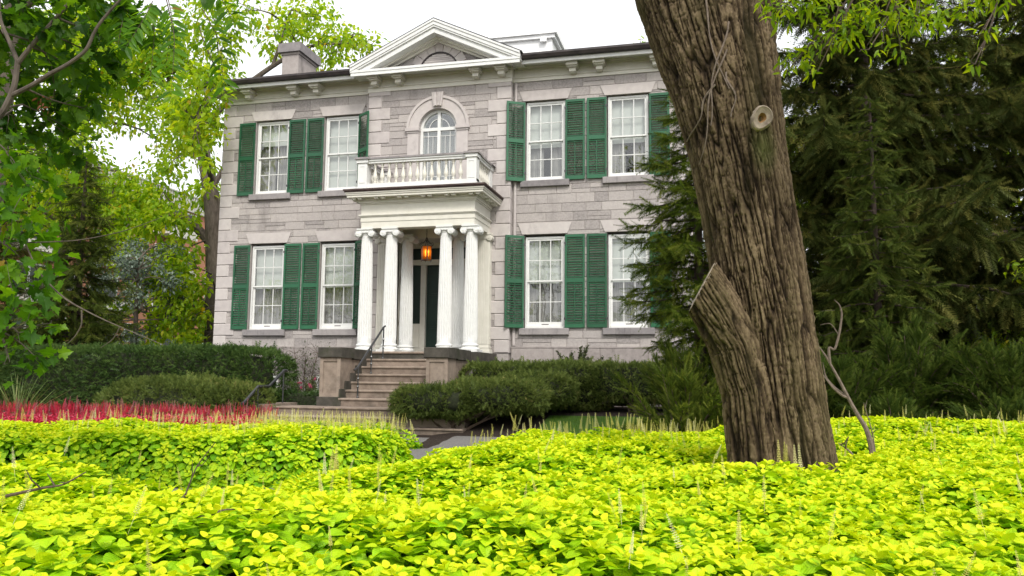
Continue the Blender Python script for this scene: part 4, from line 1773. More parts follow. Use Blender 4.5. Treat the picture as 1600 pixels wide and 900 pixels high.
# healed pruning scar facing the garden
sc = MB()
c0 = np.array([7.41, -12.728, 1.89]) - OB
nrm = norm(np.array([.30, -1.0, -.06]))
fr = frames(nrm[None])[0]
prof = [(0, -.045), (.022, -.045), (.036, -.022), (.05, -.004), (.075, .002), (.095, .006), (.108, .014), (.12, .006), (.135, -.05)]
V, F = [], []
n = 36
for r_, d in prof:
    for i in range(n):
        a = 2 * PI * i / n
        q = r_ * .86 * (1 + .12 * math.sin(2 * a + .4) + .05 * math.sin(3 * a + 2))
        V.append(tuple(c0 + nrm * d + fr[:, 1] * q * .82 * math.cos(a) + fr[:, 2] * q * 1.05 * math.sin(a)))
for j in range(len(prof) - 1):
    for i in range(n):
        F.append((j * n + i, j * n + (i + 1) % n, (j + 1) * n + (i + 1) % n, (j + 1) * n + i))
sc.add(V, F[3 * n:])
sc.add(V, F[:3 * n], m=1)
M['hollow'] = surf('rotten_heartwood', [(.3, (.16, .085, .03)), (.7, (.33, .19, .075))], .9, 20)
sc.build('pruning_scar', [M['cut'], M['hollow']], trunk, smooth=True)
# dry vine stems clinging to the upper trunk
vn = MB()
for (x0, z0, x1, z1, ph) in ((6.85, 3.3, 7.12, 2.15, 0), (7.12, 2.75, 6.95, 1.85, 1), (7.10, 2.5, 6.86, 1.55, 2), (7.02, 2.2, 6.78, 1.8, 3), (7.14, 2.3, 7.18, 1.9, 4)):
    pts = []
    for t in np.linspace(0, 1, 14):
        x = x0 + (x1 - x0) * t + .03 * math.sin(7 * t + ph)
        z = z0 + (z1 - z0) * t
        i = int(np.argmin(np.abs(TP[:, 2] + GZ - z)))
        cx = TP[i, 0] + OB[0]
        dx = np.clip((x - cx) / (TR[i, 0] + .03), -.95, .95)
        pts.append((x - OB[0], -(TR[i, 1] + .035) * math.sqrt(1 - dx * dx), z - OB[2]))
    vn.tube(pts, [.009] * 7 + [.006] * 7, 5)
vn.build('vine_stems', M['deadwood'], big)


# ------------------------------------------------------------------ leaf clouds
def cluster_leaves(cl, per, tmpl, size, flat=.75, droop=.35, spread=1.0):
    """cl list of (x,y,z,r); leaves spread through the volume, tips hanging outward"""
    Ps, Ds = [], []
    for (x, y, z, r) in cl:
        k = max(6, int(per * r * r))
        d = norm(rng.normal(size=(k, 3)))
        q = rng.random(k) ** .55
        p = d * q[:, None] * r * [1.05, 1.05, flat]
        # break the ball up into smaller sprays
        nz_ = vnoise(p * (2.6 / max(r, .2)) + rng.random(3) * 50)
        p = p[nz_ > -.12 * spread]
        Ps.append(p + [x, y, z])
        o = norm(p + 1e-6)
        Ds.append(o * .6 + rng.normal(size=p.shape) * .6 + [0, 0, -droop])
    Pn, D = np.concatenate(Ps), norm(np.concatenate(Ds))
    Mx = frames(D, UP, rng.normal(size=len(Pn)) * .6)
    s = size * rng.uniform(.6, 1.25, len(Pn))
    return scatter(tmpl, Pn, Mx, s)


def twigs_to(mb, start_pts, cl, r0=.03, seg=5, per=3):
    """a limb to the heart of each cluster from the nearest of start_pts, and a few side twigs"""
    sp_ = np.asarray(start_pts, float)
    for (x, y, z, r) in cl:
        c = np.array([x, y, z])
        s = sp_[np.argmin(np.linalg.norm(sp_ - c, axis=1))]
        d = c - s
        l = np.linalg.norm(d)
        side = norm(np.cross(d, rng.normal(size=3)))
        pts = [s + d * t + side * l * .12 * math.sin(PI * t) + UP * (.08 * l * math.sin(PI * t)) for t in np.linspace(0, 1, 6)]
        mb.tube(pts, [r0 * (1 - .7 * t) for t in np.linspace(0, 1, 6)], seg)
        for k in range(per):
            e = c + norm(rng.normal(size=3)) * r * .85
            st0 = pts[3 + k % 3]
            mid = (st0 + e) / 2 + rng.normal(size=3) * .08 * r
            mb.tube([st0, mid, e], [r0 * .35, r0 * .25, r0 * .08], 4)


def rel(cl, o):
    return [(a - o[0], b - o[1], c - o[2], r) for a, b, c, r in cl]


def relp(pts, o):
    return [tuple(np.array(p) - o) for p in pts]


def branch_dir(mb, pts, radii, seg=8):
    P_ = resample(pts, 4 * len(pts))
    R_ = np.interp(np.linspace(0, 1, len(P_)), np.linspace(0, 1, len(radii)), radii)
    mb.tube(list(P_), list(R_), seg)
    return P_


ELM = [(7.54, -13.6, 2.38, .16), (7.68, -13.6, 2.18, .17), (7.88, -13.6, 2.22, .19), (8.06, -13.6, 2.3, .19), (8.23, -13.6, 2.31, .21), (8.4, -13.6, 2.21, .17), (8.33, -13.6, 2.05, .1), (7.77, -13.6, 1.96, .09), (8.09, -13.6, 2.0, .1), (7.56, -13.6, 2.04, .08), (8.56, -13.6, 2.32, .2), (8.75, -13.6, 2.32, .17), (8.83, -13.6, 2.06, .07), (8.79, -13.6, 1.86, .05), (7.71, -13.6, 2.46, .19), (7.97, -13.6, 2.46, .21), (9.0, -13.6, 2.35, .17), (7.47, -13.6, 2.51, .14)]
ELM = [(x, y + random.uniform(-.25, .25), z, r) for x, y, z, r in ELM]
ELM_UP = [(7.8, -13.4, 2.85, .3), (8.4, -13.5, 2.8, .35), (9.0, -13.4, 2.75, .3), (9.5, -13.2, 2.9, .35)]
HIGH = [(random.uniform(3.6, 6.2), random.uniform(-13, -10.5), random.uniform(6.8, 9), 1.0) for _ in range(7)] + [(random.uniform(7.5, 10.5), random.uniform(-14, -11.5), random.uniform(6.8, 9), 1.0) for _ in range(7)]
am = MB()
arm = branch_dir(am, relp([(7.45, -12.5, 3.9), (7.9, -13.1, 3.6), (8.5, -13.45, 3.1), (9.2, -13.4, 2.85)], OB), [.06, .04, .025, .012])
twigs_to(am, arm, rel(ELM + ELM_UP, OB), .012, 5, 3)
am.build('branches', M['twig'], big)
for lm_, part in ((l1, HIGH[:7]), (l2, HIGH[7:])):
    am = MB()
    twigs_to(am, [lm_[3], lm_[4]], rel(part, OB), .05, 5, 4)
    am.build('branches', M['twig'], big)
a1 = cluster_leaves(rel(ELM + ELM_UP, OB), 3600, LANCE, .075, .8, .4)
a2 = cluster_leaves(rel(HIGH, OB), 170, LANCE, .14, .8, .4)
V, F, at, mi = merge([a1, a2])
np_mesh('crown', V, F, M['elm'], big, at)

# left foreground maple -------------------------------------------------------
OM = np.array([.75, -15.3, GZ])
mp_ = thing('maple_tree', 'maple reaching in from the left edge with large lobed leaves, shade painted into upper ones', 'tree', tuple(OM))
MAPLE_LOW = [(1.92, -15.0, 1.22, .28), (1.76, -14.6, 1.18, .24), (2.16, -15.2, .78, .27), (2.05, -14.8, .82, .2), (2.04, -15.0, .49, .29), (2.04, -14.7, .56, .15), (2.22, -15.2, .19, .26), (2.07, -14.8, .28, .19), (2.09, -15.0, -.07, .23), (2.07, -14.8, -.25, .15), (2.03, -15.0, -.28, .17), (2.08, -14.7, .02, .12), (1.6, -15.3, .9, .4), (1.5, -15.2, .2, .4), (1.4, -15.4, -.2, .3)]
MAPLE_UP = [(1.45, -14.6, 2.55, .38), (2.16, -14.9, 2.34, .32), (2.1, -14.4, 2.46, .28), (1.21, -14.2, 2.28, .37), (2.06, -14.6, 2.06, .25), (1.29, -14.5, 1.83, .32), (2.04, -14.2, 2.27, .24), (1.29, -14.0, 1.96, .27), (1.98, -14.4, 1.82, .16), (1.2, -14.2, 1.65, .27), (2.45, -14.5, 2.5, .2), (1.77, -13.9, 2.92, .3), (1.37, -13.8, 1.69, .2), (.75, -13.6, 1.72, .28), (1.2, -14.8, 2.9, .5), (2.0, -14.8, 2.9, .4)]
mm = MB()
branch_dir(mm, relp([(.75, -15.3, -1.8), (.72, -15.3, -.6), (.78, -15.3, .8), (.72, -15.2, 2.4), (.9, -15.0, 4.5), (1.0, -14.8, 6.0)], OM), [.17, .14, .12, .10, .07, .03], 14)
mm.build('trunk', M['smallbark'], mp_, smooth=True)
br = MB()
b1 = branch_dir(br, relp([(.78, -15.3, .9), (1.3, -15.15, 1.25), (1.77, -15, 1.55), (1.88, -15, 1.78), (1.89, -15, 1.99)], OM), [.05, .035, .026, .022, .02])
b2 = branch_dir(br, relp([(1.89, -15, 1.99), (1.80, -15, 2.15), (1.69, -15, 2.34), (1.66, -15, 2.6)], OM), [.018, .015, .012, .008])
b3 = branch_dir(br, relp([(1.89, -15, 1.97), (2.02, -15, 2.12), (2.15, -15, 2.24), (2.36, -15, 2.45), (2.5, -15, 2.7)], OM), [.018, .016, .014, .012, .01])
b4 = branch_dir(br, relp([(1.87, -15, 1.73), (2.04, -15, 1.79), (2.18, -15, 1.86), (2.36, -15, 1.93), (2.51, -15, 2.02), (2.58, -15, 2.2), (2.81, -15, 2.42)], OM), [.018, .017, .016, .014, .013, .011, .008])
b5 = branch_dir(br, relp([(.75, -15.3, .3), (1.3, -15.2, .55), (1.8, -15.05, .65)], OM), [.04, .025, .012])
b6 = branch_dir(br, relp([(.74, -15.3, -.5), (1.3, -15.2, -.2), (1.9, -15.0, -.05)], OM), [.035, .02, .01])
twigs_to(br, np.concatenate([b1, b2, b3, b4]), rel(MAPLE_UP, OM), .010, 5, 3)
twigs_to(br, np.concatenate([b1[:8], b5, b6]), rel(MAPLE_LOW, OM), .010, 5, 3)
br.build('branches', M['smallbark'], mp_, smooth=True)
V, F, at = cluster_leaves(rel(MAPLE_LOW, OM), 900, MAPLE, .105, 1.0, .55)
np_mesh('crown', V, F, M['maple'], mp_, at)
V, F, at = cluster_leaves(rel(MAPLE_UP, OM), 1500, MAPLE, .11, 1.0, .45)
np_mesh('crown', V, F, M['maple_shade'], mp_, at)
V, F, at = cluster_leaves(rel([(2.06, -14.9, 1.72, .07), (2.1, -14.9, 1.64, .05)], OM), 6500, LANCE, .045, 1.2, .6, 0)
np_mesh('seed_cluster', V, F, M['brownleaf'], mp_, at)
# bare lower twigs
tw = MB()
branch_dir(tw, relp([(1.0, -15.1, .58), (1.8, -15, .60), (2.15, -15, .59), (2.54, -15, .59), (2.91, -15, .64), (3.22, -15, .73)], OM), [.007, .006, .005, .004, .003, .002], 5)
branch_dir(tw, relp([(2.08, -15, .60), (2.14, -15, .50), (2.22, -15, .37), (2.46, -15, .17), (2.8, -15, .02), (3.31, -15, -.16)], OM), [.006, .006, .006, .006, .004, .002], 5)
branch_dir(tw, relp([(2.62, -15, .09), (2.63, -15, -.02), (2.58, -15, -.10), (2.52, -15, -.15)], OM), [.006, .005, .004, .002], 5)
branch_dir(tw, relp([(2.95, -15, -.03), (2.9, -15, -.12), (2.8, -15, -.18)], OM), [.004, .003, .002], 5)
tw.build('bare_twigs', M['smallbark'], mp_)

# pinnate-leaved tree whose sprays hang in at the top left
OP = np.array([1.2, -13.2, GZ])
pn = thing('ash_tree', 'slim tree at top left hanging long pinnate leaves of paired oval leaflets', 'tree', tuple(OP))
br = MB()
branch_dir(br, relp([(-.2, -13.2, -1.8), (-.2, -13.2, 1.0), (-.1, -13.2, 3.6), (.2, -13.3, 5.5)], OP), [.12, .11, .09, .05], 12)
br.build('trunk', M['smallbark'], pn, smooth=True)
br = MB()
bb = branch_dir(br, relp([(-.1, -13.2, 3.4), (1.2, -13.8, 3.3), (2.3, -14.4, 3.0), (3.2, -14.6, 2.65)], OP), [.04, .03, .02, .008], 6)
Vp = []
Lp, Ld = [], []
for (x0, z0, x1, z1) in ((3.05, 2.55, 3.35, 1.85), (2.85, 2.6, 2.95, 2.0), (3.15, 2.6, 3.55, 2.25), (2.6, 2.6, 2.75, 1.95), (2.95, 2.5, 3.12, 1.72), (2.4, 2.7, 2.5, 2.2), (3.2, 2.65, 3.75, 2.4), (2.75, 2.55, 2.62, 2.15)):
    y0 = -14.6 + random.uniform(-.25, .25)
    P_ = resample([(x0, y0, z0), ((x0 + x1) / 2 + .05, y0 - .05, (z0 + z1) / 2 + .06), (x1, y0 - .1, z1)], 14) - OP
    br.tube(list(P_), list(np.linspace(.005, .0015, 14)), 4)
    for k in range(2, 14):
        t = norm((P_[min(k + 1, 13)] - P_[k - 1])[None])[0]
        sd_ = norm(np.cross(t, np.array([.1, -1, .2]))[None])[0]
        for s in (-1, 1):
            Lp.append(P_[k])
            Ld.append(t * .45 + sd_ * s + np.array([0, -.1, -.15]) + rng.normal(size=3) * .15)
br.build('branches', M['twig'], pn)
V, F, at = scatter(LANCE, np.array(Lp), frames(np.array(Ld), np.array([.1, -.7, .7]), rng.normal(size=len(Lp)) * .3), .135 * rng.uniform(.8, 1.15, len(Lp)))
np_mesh('crown', V, F, M['maple'], pn, at)

# tree behind the left corner of the house -----------------------------------
OA = np.array([-10.2, 5.3, -1.2])
BACK_UP = [(-9.16, 6, 12.52, .91), (-8.25, 6, 12.79, 1.03), (-7.35, 6, 12.95, 1.01), (-6.8, 6, 12.04, 1.12), (-6.04, 6, 11.73, .98), (-5.29, 6, 11.77, .68), (-4.97, 6, 11.15, .53), (-6.26, 6, 10.98, .73), (-7.56, 6, 11.87, .75), (-8.58, 6, 11.48, .56), (-9.57, 6, 12.8, .78), (-9.89, 6, 11.23, .64), (-10.8, 6, 13.18, 1.07), (-11.31, 6, 12.48, 1.2), (-12.06, 6, 11.29, 1.2), (-10.95, 6, 10.95, 1.05), (-10.41, 6, 9.92, .77), (-11.7, 6, 9.77, 1.18), (-12.96, 6, 12.38, 1.37), (-13.43, 6, 10.91, 1.23), (-13.6, 6, 9.29, 1.02), (-12.18, 6, 8.7, 1.1), (-10.94, 6, 8.49, .77), (-10.2, 6, 12.12, .79)]
BACK_LOW = [(-14.2, 5, 5.54, 1.17), (-12.99, 5, 5.72, 1.07), (-11.82, 5, 6.02, .95), (-10.73, 5, 6.09, .85), (-14.66, 5, 4.37, 1.04), (-11.89, 5, 3.94, .89), (-10.78, 5, 3.91, .72), (-10.2, 5, 2.88, .59), (-11.09, 5, 2.79, .77), (-10.33, 5, 1.99, .83), (-11.76, 5, 1.89, .93), (-12.55, 5, 1.22, .74), (-10.49, 5, 1.21, .71), (-13.57, 5, 6.22, .82), (-11.37, 5, 1.1, .73), (-15.08, 5, 6.29, .93), (-13.13, 5, 3.86, .5)]
jit = lambda L, a=.8: [(x, y + random.uniform(-a, a), z, r) for x, y, z, r in L]
MORE = [(-10.4, 3.6, 3.2, .8), (-10.2, 3.4, 2.1, .8), (-10.0, 3.5, 1.2, .7), (-11.3, 3.8, 2.6, .9), (-12.3, 4, 3.2, 1.0), (-12.9, 4, 4.7, 1.1), (-11.6, 4, 5.0, .9), (-10.7, 3.9, 4.9, .7), (-9.5, 3.4, 2.6, .55), (-9.45, 3.4, 1.6, .55), (-9.4, 3.4, .7, .55), (-15.4, 4.6, 6.6, 1.2), (-11.7, 4.4, 6.9, .7), (-14.4, 4.6, 10.4, 1.4), (-15.8, 5, 11.8, 1.5), (-12.9, 5, 11.4, 1.2), (-16.2, 5, 9.8, 1.4)]
FRONT = [(-6.0,-1.2,7.5,.33),(-5.72,-1.25,7.06,.3),(-5.95,-1.2,6.5,.34),(-5.75,-1.2,5.95,.2),(-6.1,-1.2,5.3,.3),(-6.2,-1.2,4.65,.3),(-6.3,-1.2,6.95,.45),(-6.35,-1.2,5.9,.45),(-6.1,-1.2,7.75,.3),(-6.6,-1.2,7.75,.48),(-6.9,-1,6.4,.5),(-7.0,-1,7.2,.5),(-7.6,-.5,6.9,.5),(-8.2,.5,7.4,.6),(-8.6,1.2,6.8,.7),(-9.2,2.5,7.6,.8)]
BACK_UP, BACK_LOW = jit(BACK_UP, 1.2), jit(BACK_LOW)
tA = thing('broadleaf_tree', 'light green tree with crooked dark limbs behind the left corner of the stone house', 'tree', tuple(OA))
tr_ = MB()
T1 = branch_dir(tr_, relp([(-10.0, 5.3, -1.4), (-10.0, 5.3, 1.6), (-10.15, 5.2, 4.2), (-10.3, 5.1, 6.0), (-10.65, 5.0, 7.4), (-10.9, 5.2, 8.8), (-10.6, 5.6, 10.6)], OA), [.42, .36, .31, .27, .22, .16, .08], 14)
tr_.build('trunk', M['smallbark'], tA, smooth=True)
lb = MB()
B1 = branch_dir(lb, relp([(-10.15, 5.2, 4.1), (-10.7, 5.0, 4.75), (-11.4, 5.0, 5.3), (-12.3, 5.0, 5.25), (-12.9, 5.0, 4.9), (-13.3, 5, 4.3)], OA), [.17, .16, .14, .12, .09, .04])
B2 = branch_dir(lb, relp([(-12.3, 5.0, 5.2), (-13.0, 5.0, 5.7), (-13.5, 5.0, 6.5), (-14.6, 5, 6.4)], OA), [.09, .08, .06, .03])
B3 = branch_dir(lb, relp([(-10.0, 5.3, 2.2), (-10.5, 5.1, 2.2), (-11.0, 5.0, 1.85), (-12.1, 5.0, 1.7), (-13.0, 5, 1.9)], OA), [.14, .13, .11, .07, .03])
B4 = branch_dir(lb, relp([(-10.6, 5.0, 7.3), (-11.5, 5.3, 8.6), (-12.6, 5.6, 9.8), (-13.2, 6, 11.6)], OA), [.14, .11, .08, .04])
B5 = branch_dir(lb, relp([(-10.85, 5.2, 8.6), (-9.8, 5.6, 9.9), (-8.6, 5.9, 10.9), (-7.2, 6, 11.6), (-5.6, 6, 11.5)], OA), [.13, .11, .09, .06, .03])
B6 = branch_dir(lb, relp([(-8.6, 5.9, 10.9), (-8.3, 6, 12), (-8.0, 6, 13)], OA), [.07, .05, .03])
B7 = branch_dir(lb, relp([(-10.3, 5.1, 6.2), (-9.9, 5.3, 7.2), (-9.6, 5.4, 8.2)], OA), [.10, .08, .05])
twigs_to(lb, np.concatenate([T1[14:], B4, B5, B6]), rel(BACK_UP, OA), .04, 5, 4)
twigs_to(lb, np.concatenate([B1, B2, B3, B4, T1[4:14]]), rel(BACK_LOW + MORE, OA), .04, 5, 4)
B8 = branch_dir(lb, relp([(-10.3, 5.1, 6.4), (-9.6, 3.4, 7.4), (-8.7, 1.4, 7.6), (-7.6, -.5, 7.2), (-6.5, -1.15, 6.4)], OA), [.10, .08, .06, .035, .012])
twigs_to(lb, B8, rel(FRONT, OA), .02, 5, 3)
lb.build('branches', M['smallbark'], tA, smooth=True)
V, F, at = cluster_leaves(rel(BACK_UP + FRONT + FRONT, OA), 400, OVATE, .20, .85, .5)
V2, F2, at2 = cluster_leaves(rel(BACK_LOW + MORE, OA), 700, OVATE, .20, .8, .5)
V, F, at, mi = merge([(V, F, at), (V2, F2, at2)])
np_mesh('crown', V, F, M['backleaf'], tA, at)


# generic broadleaf for the far background --------------------------------------
def broadleaf(name, label, base, H, rad, nclust, mat_, leaf=.22, per=90, seed=1, zlow=.35, tr=.25):
    rs = np.random.default_rng(seed)
    o = np.array(base, float)
    root = thing(name, label, 'tree', tuple(o))
    b = MB()
    top = np.array([rs.normal() * .4, rs.normal() * .4, H * .8])
    T = branch_dir(b, [(0, 0, -.3), (0.05, 0, H * .25), tuple(top * [.4, .4, .65]), tuple(top)], [tr, tr * .8, tr * .55, tr * .15], 12)
    b.build('trunk', M['smallbark'], root, smooth=True)
    cl = []
    for _ in range(nclust):
        z = H * (zlow + (1 - zlow) * rs.random())
        t = (z / H - zlow) / (1 - zlow)
        R_ = rad * (.45 + .75 * math.sin(PI * min(1, .18 + .8 * t)))
        a = rs.random() * 2 * PI
        q = R_ * math.sqrt(rs.random())
        cl.append((q * math.cos(a), q * math.sin(a), z, rs.uniform(.7, 1.25) * rad * .30))
    b = MB()
    twigs_to(b, T[6:], cl, tr * .22, 5, 3)
    b.build('branches', M['smallbark'], root)
    V, F, at = cluster_leaves(cl, per, OVATE, leaf, .8, .45)
    np_mesh('crown', V, F, mat_, root, at)
    return root


broadleaf('willow_tree', 'silvery leaved tree between the dark conifer and the crooked limbed tree', (-11.6, 3.2, -1.2), 5.6, 1.5, 34, M['silver'], .11, 1500, 3, .2, .12)
broadleaf('broadleaf_tree', 'tall thin topped tree just showing above the right half of the roof', (3.2, 19.5, -1.2), 18.2, 1.3, 16, M['backleaf'], .20, 120, 5, .6, .2)
broadleaf('broadleaf_tree', 'tall tree at top left behind the maple, filling the corner with pale leaves', (-17.5, 6.0, -1.2), 15.5, 4.0, 60, M['backleaf'], .20, 300, 6, .42, .3)
broadleaf('broadleaf_tree', 'leafy green tree behind the dark spruces at far right', (19.0, 11, -1.2), 14, 4.5, 60, M['backleaf'], .26, 230, 8, .12, .3)
broadleaf('broadleaf_tree', 'leafy green tree seen through gaps right behind the great trunk', (12.2, 15, -1.2), 12, 4.2, 60, M['backleaf'], .26, 230, 9, .08, .3)
broadleaf('broadleaf_tree', 'short rounded tree filling the gap low down at the far right edge', (15.6, 1.5, -1.2), 4.2, 2.2, 40, M['backleaf'], .16, 500, 11, .1, .15)
broadleaf('broadleaf_tree', 'low bushy tree beyond the clipped hedge at the left', (-12.6, 2.5, -1.2), 3.2, 1.9, 36, M['backleaf'], .16, 500, 12, .1, .12)


# street trees added unseen behind the viewer so the window panes mirror something
broadleaf('added_street_tree', 'unseen street tree added behind the viewer, mirrored in the panes right of the portico', (-5.5, -40, GZ), 13, 4.2, 50, M['backleaf'], .34, 40, 14, .2, .3)
broadleaf('added_street_tree', 'unseen street tree added behind the viewer, mirrored in the panes left of the portico', (-24, -41, GZ), 12, 4.8, 50, M['backleaf'], .34, 40, 15, .2, .3)


# conifers ----------------------------------------------------------------------
def spruce(name, label, base, H, L0, z0, nbr, mat_, seed=1, droop=.25, tr=.2, spray=.42, dens=1.0, lmax=None, bark='darkbark', tilt=(0, 0), az=None, hang=.35, shape=.85):
    rs = np.random.default_rng(seed)
    o = np.array(base, float)
    root = thing(name, label, 'conifer', tuple(o))
    b = MB()
    tip = np.array([tilt[0], tilt[1], H])
    b.tube([tip * t + UP * (-.3 if t == 0 else 0) for t in np.linspace(0, 1, 8)], [tr * (1 - t) ** .8 + .012 for t in np.linspace(0, 1, 8)], 12)
    b.build('trunk', M[bark], root, smooth=True)
    b = MB()
    Ps, Ds, Ss, Us = [], [], [], []
    for i in range(nbr):
        t = (i + rs.random()) / nbr
        z = z0 + (H - z0) * t
        L_ = L0 * (1 - t) ** shape * rs.uniform(.7, 1.12) + .12
        if lmax:
            L_ = min(L_, lmax(z + o[2]) * rs.uniform(.8, 1.1))
        a = i * 2.39996 + rs.normal() * .3 if az is None else rs.uniform(*az)
        d = np.array([math.cos(a), math.sin(a), 0])
        pts = []
        nn = 9
        st0 = tip * (z / H)
        rise = rs.uniform(-.05, .22)
        for k in range(nn):
            u = k / (nn - 1)
            pts.append(st0 + d * L_ * u + UP * (rise * L_ * u - droop * L_ * u ** 1.6 + .10 * L_ * u ** 4) + rs.normal(size=3) * .015 * L_ * (k > 0))
        b.tube(pts, [max(.006, .045 * (L_ / 3 + .15)) * (1 - .85 * k / (nn - 1)) for k in range(nn)], 5)
        pts = np.array(pts)
        ns = max(4, int(L_ / .13 * dens))
        for k in range(ns):
            u = .12 + .88 * (k + rs.random()) / ns
            f = u * (nn - 1)
            j = min(int(f), nn - 2)
            p = pts[j] + (pts[j + 1] - pts[j]) * (f - j)
            ta = norm((pts[j + 1] - pts[j])[None])[0]
            sd_ = norm(np.cross(ta, UP)[None])[0]
            for s in (-1, 1):
                tl = L_ * .34 * (1 - u * .75) * rs.uniform(.5, 1.2) + .10
                sdv = norm((ta * .55 + sd_ * s * rs.uniform(.5, 1) + UP * (-hang * rs.uniform(.4, 1.6)))[None])[0]
                m_ = max(1, int(tl / (spray * .55)))
                for q in range(m_):
                    Ps.append(p + sdv * tl * q / m_ + UP * (-.12 * tl * (q / m_) ** 2))
                    Ds.append(sdv + rs.normal(size=3) * .22 + UP * (-.25 * q / m_))
                    Ss.append(spray * rs.uniform(.65, 1.2) * (1 if tl > spray * .6 else .75))
            if rs.random() < .5:
                Ps.append(p)
                Ds.append(ta + rs.normal(size=3) * .3 + UP * .2)
                Ss.append(spray * rs.uniform(.6, 1))
        Ps.append(pts[-1])
        Ds.append(pts[-1] - pts[-2])
        Ss.append(spray * .8)
    b.build('branches', M[bark], root)
    Ds = norm(np.array(Ds))
    V, F, at = scatter(SPRAY, np.array(Ps), frames(Ds, UP, rs.normal(size=len(Ps)) * .7), np.array(Ss))
    np_mesh('crown', V, F, mat_, root, at)
    return root


spruce('spruce_tree', 'towering dark spruce directly right of the furrowed trunk with bare lower limbs', (10.9, 3.4, -1.2), 20, 4.8, 1.8, 185, M['spruce'], 1, .24, .34, .60, 2.0, hang=.8)
spruce('spruce_tree', 'broad dark spruce at the far right edge with drooping boughs', (15.6, 4.2, -1.2), 18, 5.0, 1.2, 150, M['spruce'], 2, .28, .3, .60, 1.6, hang=.8)
spruce('spruce_tree', 'dark spruce standing furthest back between the two tall spruces', (13.2, 8.5, -1.2), 18, 4.2, .6, 105, M['spruce'], 4, .25, .28, .66, 1.3, hang=.8)
spruce('spruce_tree', 'slender young green spruce among the dark boughs right of the furrowed trunk', (10.3, -1.2, -1.2), 7.0, 1.6, .5, 110, M['spruce_mid'], 5, .30, .09, .34, 2.0, hang=.6)
spruce('spruce_tree', 'ragged bright green spruce between the house windows and the furrowed trunk', (6.72, -6.4, -1.5), 6.3, 1.55, .7, 150, M['spruce_light'], 6, .28, .10, .30, 2.3, hang=.5, shape=.55, lmax=lambda z: np.interp(z, [0, .8, 1.7, 2.6, 3.6, 4.8], [.55, 1.1, 1.45, 1.15, .75, .3]))
spruce('spruce_tree', 'dark dense spruce behind the hedge at the left', (-10.5, -.6, -1.2), 7.0, 2.0, .3, 120, M['spruce_mid'], 7, .25, .16, .40, 2.0, hang=.6)
spruce('spruce_tree', 'second dark spruce half hidden behind the maple leaves at left', (-13.6, -.8, -1.2), 7.6, 2.3, .3, 110, M['spruce'], 8, .25, .2, .48, 1.8, hang=.6)


# loose yews and junipers ----------------------------------------------------------
def plume_shrub(name, label, base, rad, H, n, mat_, seed=1, spray=.30, elev=(15, 75), cat='shrub', squash=1.0, tmpl=FEATHER, per=16):
    rs = np.random.default_rng(seed)
    o = np.array(base, float)
    root = thing(name, label, cat, tuple(o))
    b = MB()
    Ps, Ds, Ss = [], [], []
    for i in range(n):
        a = i * 2.39996 + rs.normal() * .4
        el = math.radians(rs.uniform(*elev))
        L_ = (rad * math.cos(el) ** 2 + H * math.sin(el) ** 2) * rs.uniform(.7, 1.08)
        d = np.array([math.cos(a) * math.cos(el), math.sin(a) * math.cos(el) * squash, math.sin(el)])
        st0 = np.array([rs.normal() * .12 * rad, rs.normal() * .12 * rad * squash, 0])
        pts = [st0 + d * L_ * u + UP * (.10 * L_ * math.sin(PI * u) - .14 * L_ * u * u) for u in np.linspace(0, 1, 7)]
        b.tube(pts, list(np.linspace(.022, .004, 7)), 5)
        pts = np.array(pts)
        m_ = max(5, int(per * L_))
        for k in range(m_):
            u = .15 + .85 * (k + rs.random()) / m_
            f = u * 6
            j = min(int(f), 5)
            p = pts[j] + (pts[j + 1] - pts[j]) * (f - j)
            ta = norm((pts[j + 1] - pts[j])[None])[0]
            for s in (-1, 1):
                sd_ = norm(np.cross(ta, UP)[None])[0] * s
                Ps.append(p + rs.normal(size=3) * .02)
                Ds.append(ta * 1.0 + sd_ * rs.uniform(.2, 1.0) + UP * rs.uniform(-.35, .35) + rs.normal(size=3) * .15)
                Ss.append(spray * rs.uniform(.6, 1.2) * (1.1 - .4 * u))
        Ps.append(pts[-1] - ta * spray * .3)
        Ds.append(ta)
        Ss.append(spray)
    b.build('stems', M['twig'], root)
    V, F, at = scatter(tmpl, np.array(Ps), frames(norm(np.array(Ds)), UP, rs.normal(size=len(Ps)) * .6), np.array(Ss))
    np_mesh('foliage', V, F, mat_, root, at)
    return root


def gz(x, y):
    return float(ground_z(x, y))


for i, (x, y, r, h, lab) in enumerate([
        (9.0, -4.4, 1.25, 1.75, 'loose dark yew touching the right side of the furrowed trunk'),
        (10.4, -3.7, 1.4, 2.1, 'tallest loose yew with plumes rising under the dark spruce'),
        (11.8, -4.3, 1.35, 1.95, 'loose yew with long plumes right of the tallest one'),
        (13.2, -3.6, 1.4, 1.8, 'loose dark yew at the right edge of the garden'),
        (9.7, -6.0, 1.0, 1.15, 'low loose yew in front, just behind the dead branch'),
        (11.2, -6.1, 1.1, 1.15, 'low loose yew in front, behind the golden mound')]):
    plume_shrub('yew_shrub', lab, (x, y, gz(x, y)), r, h, 95, M['yew_wild'], 20 + i, .30, (8, 82), per=22)
plume_shrub('yew_shrub', 'feathery green yew beside the left edge of the furrowed trunk', (6.95, -5.4, gz(6.95, -5.4)), 1.1, 1.9, 95, M['spruce_light'], 31, .26, (10, 80), per=22)
plume_shrub('yew_shrub', 'small bluish yew against the house wall beneath the outer right window', (5.9, -1.0, gz(5.9, -1.0)), .7, 1.4, 34, M['juniper'], 32, .22, (25, 85))
plume_shrub('yew_shrub', 'upright bright green yew hiding the foot of the ragged spruce', (6.55, -7.0, gz(6.55, -7.0)), .95, 2.1, 95, M['spruce_light'], 35, .28, (15, 85), per=22)
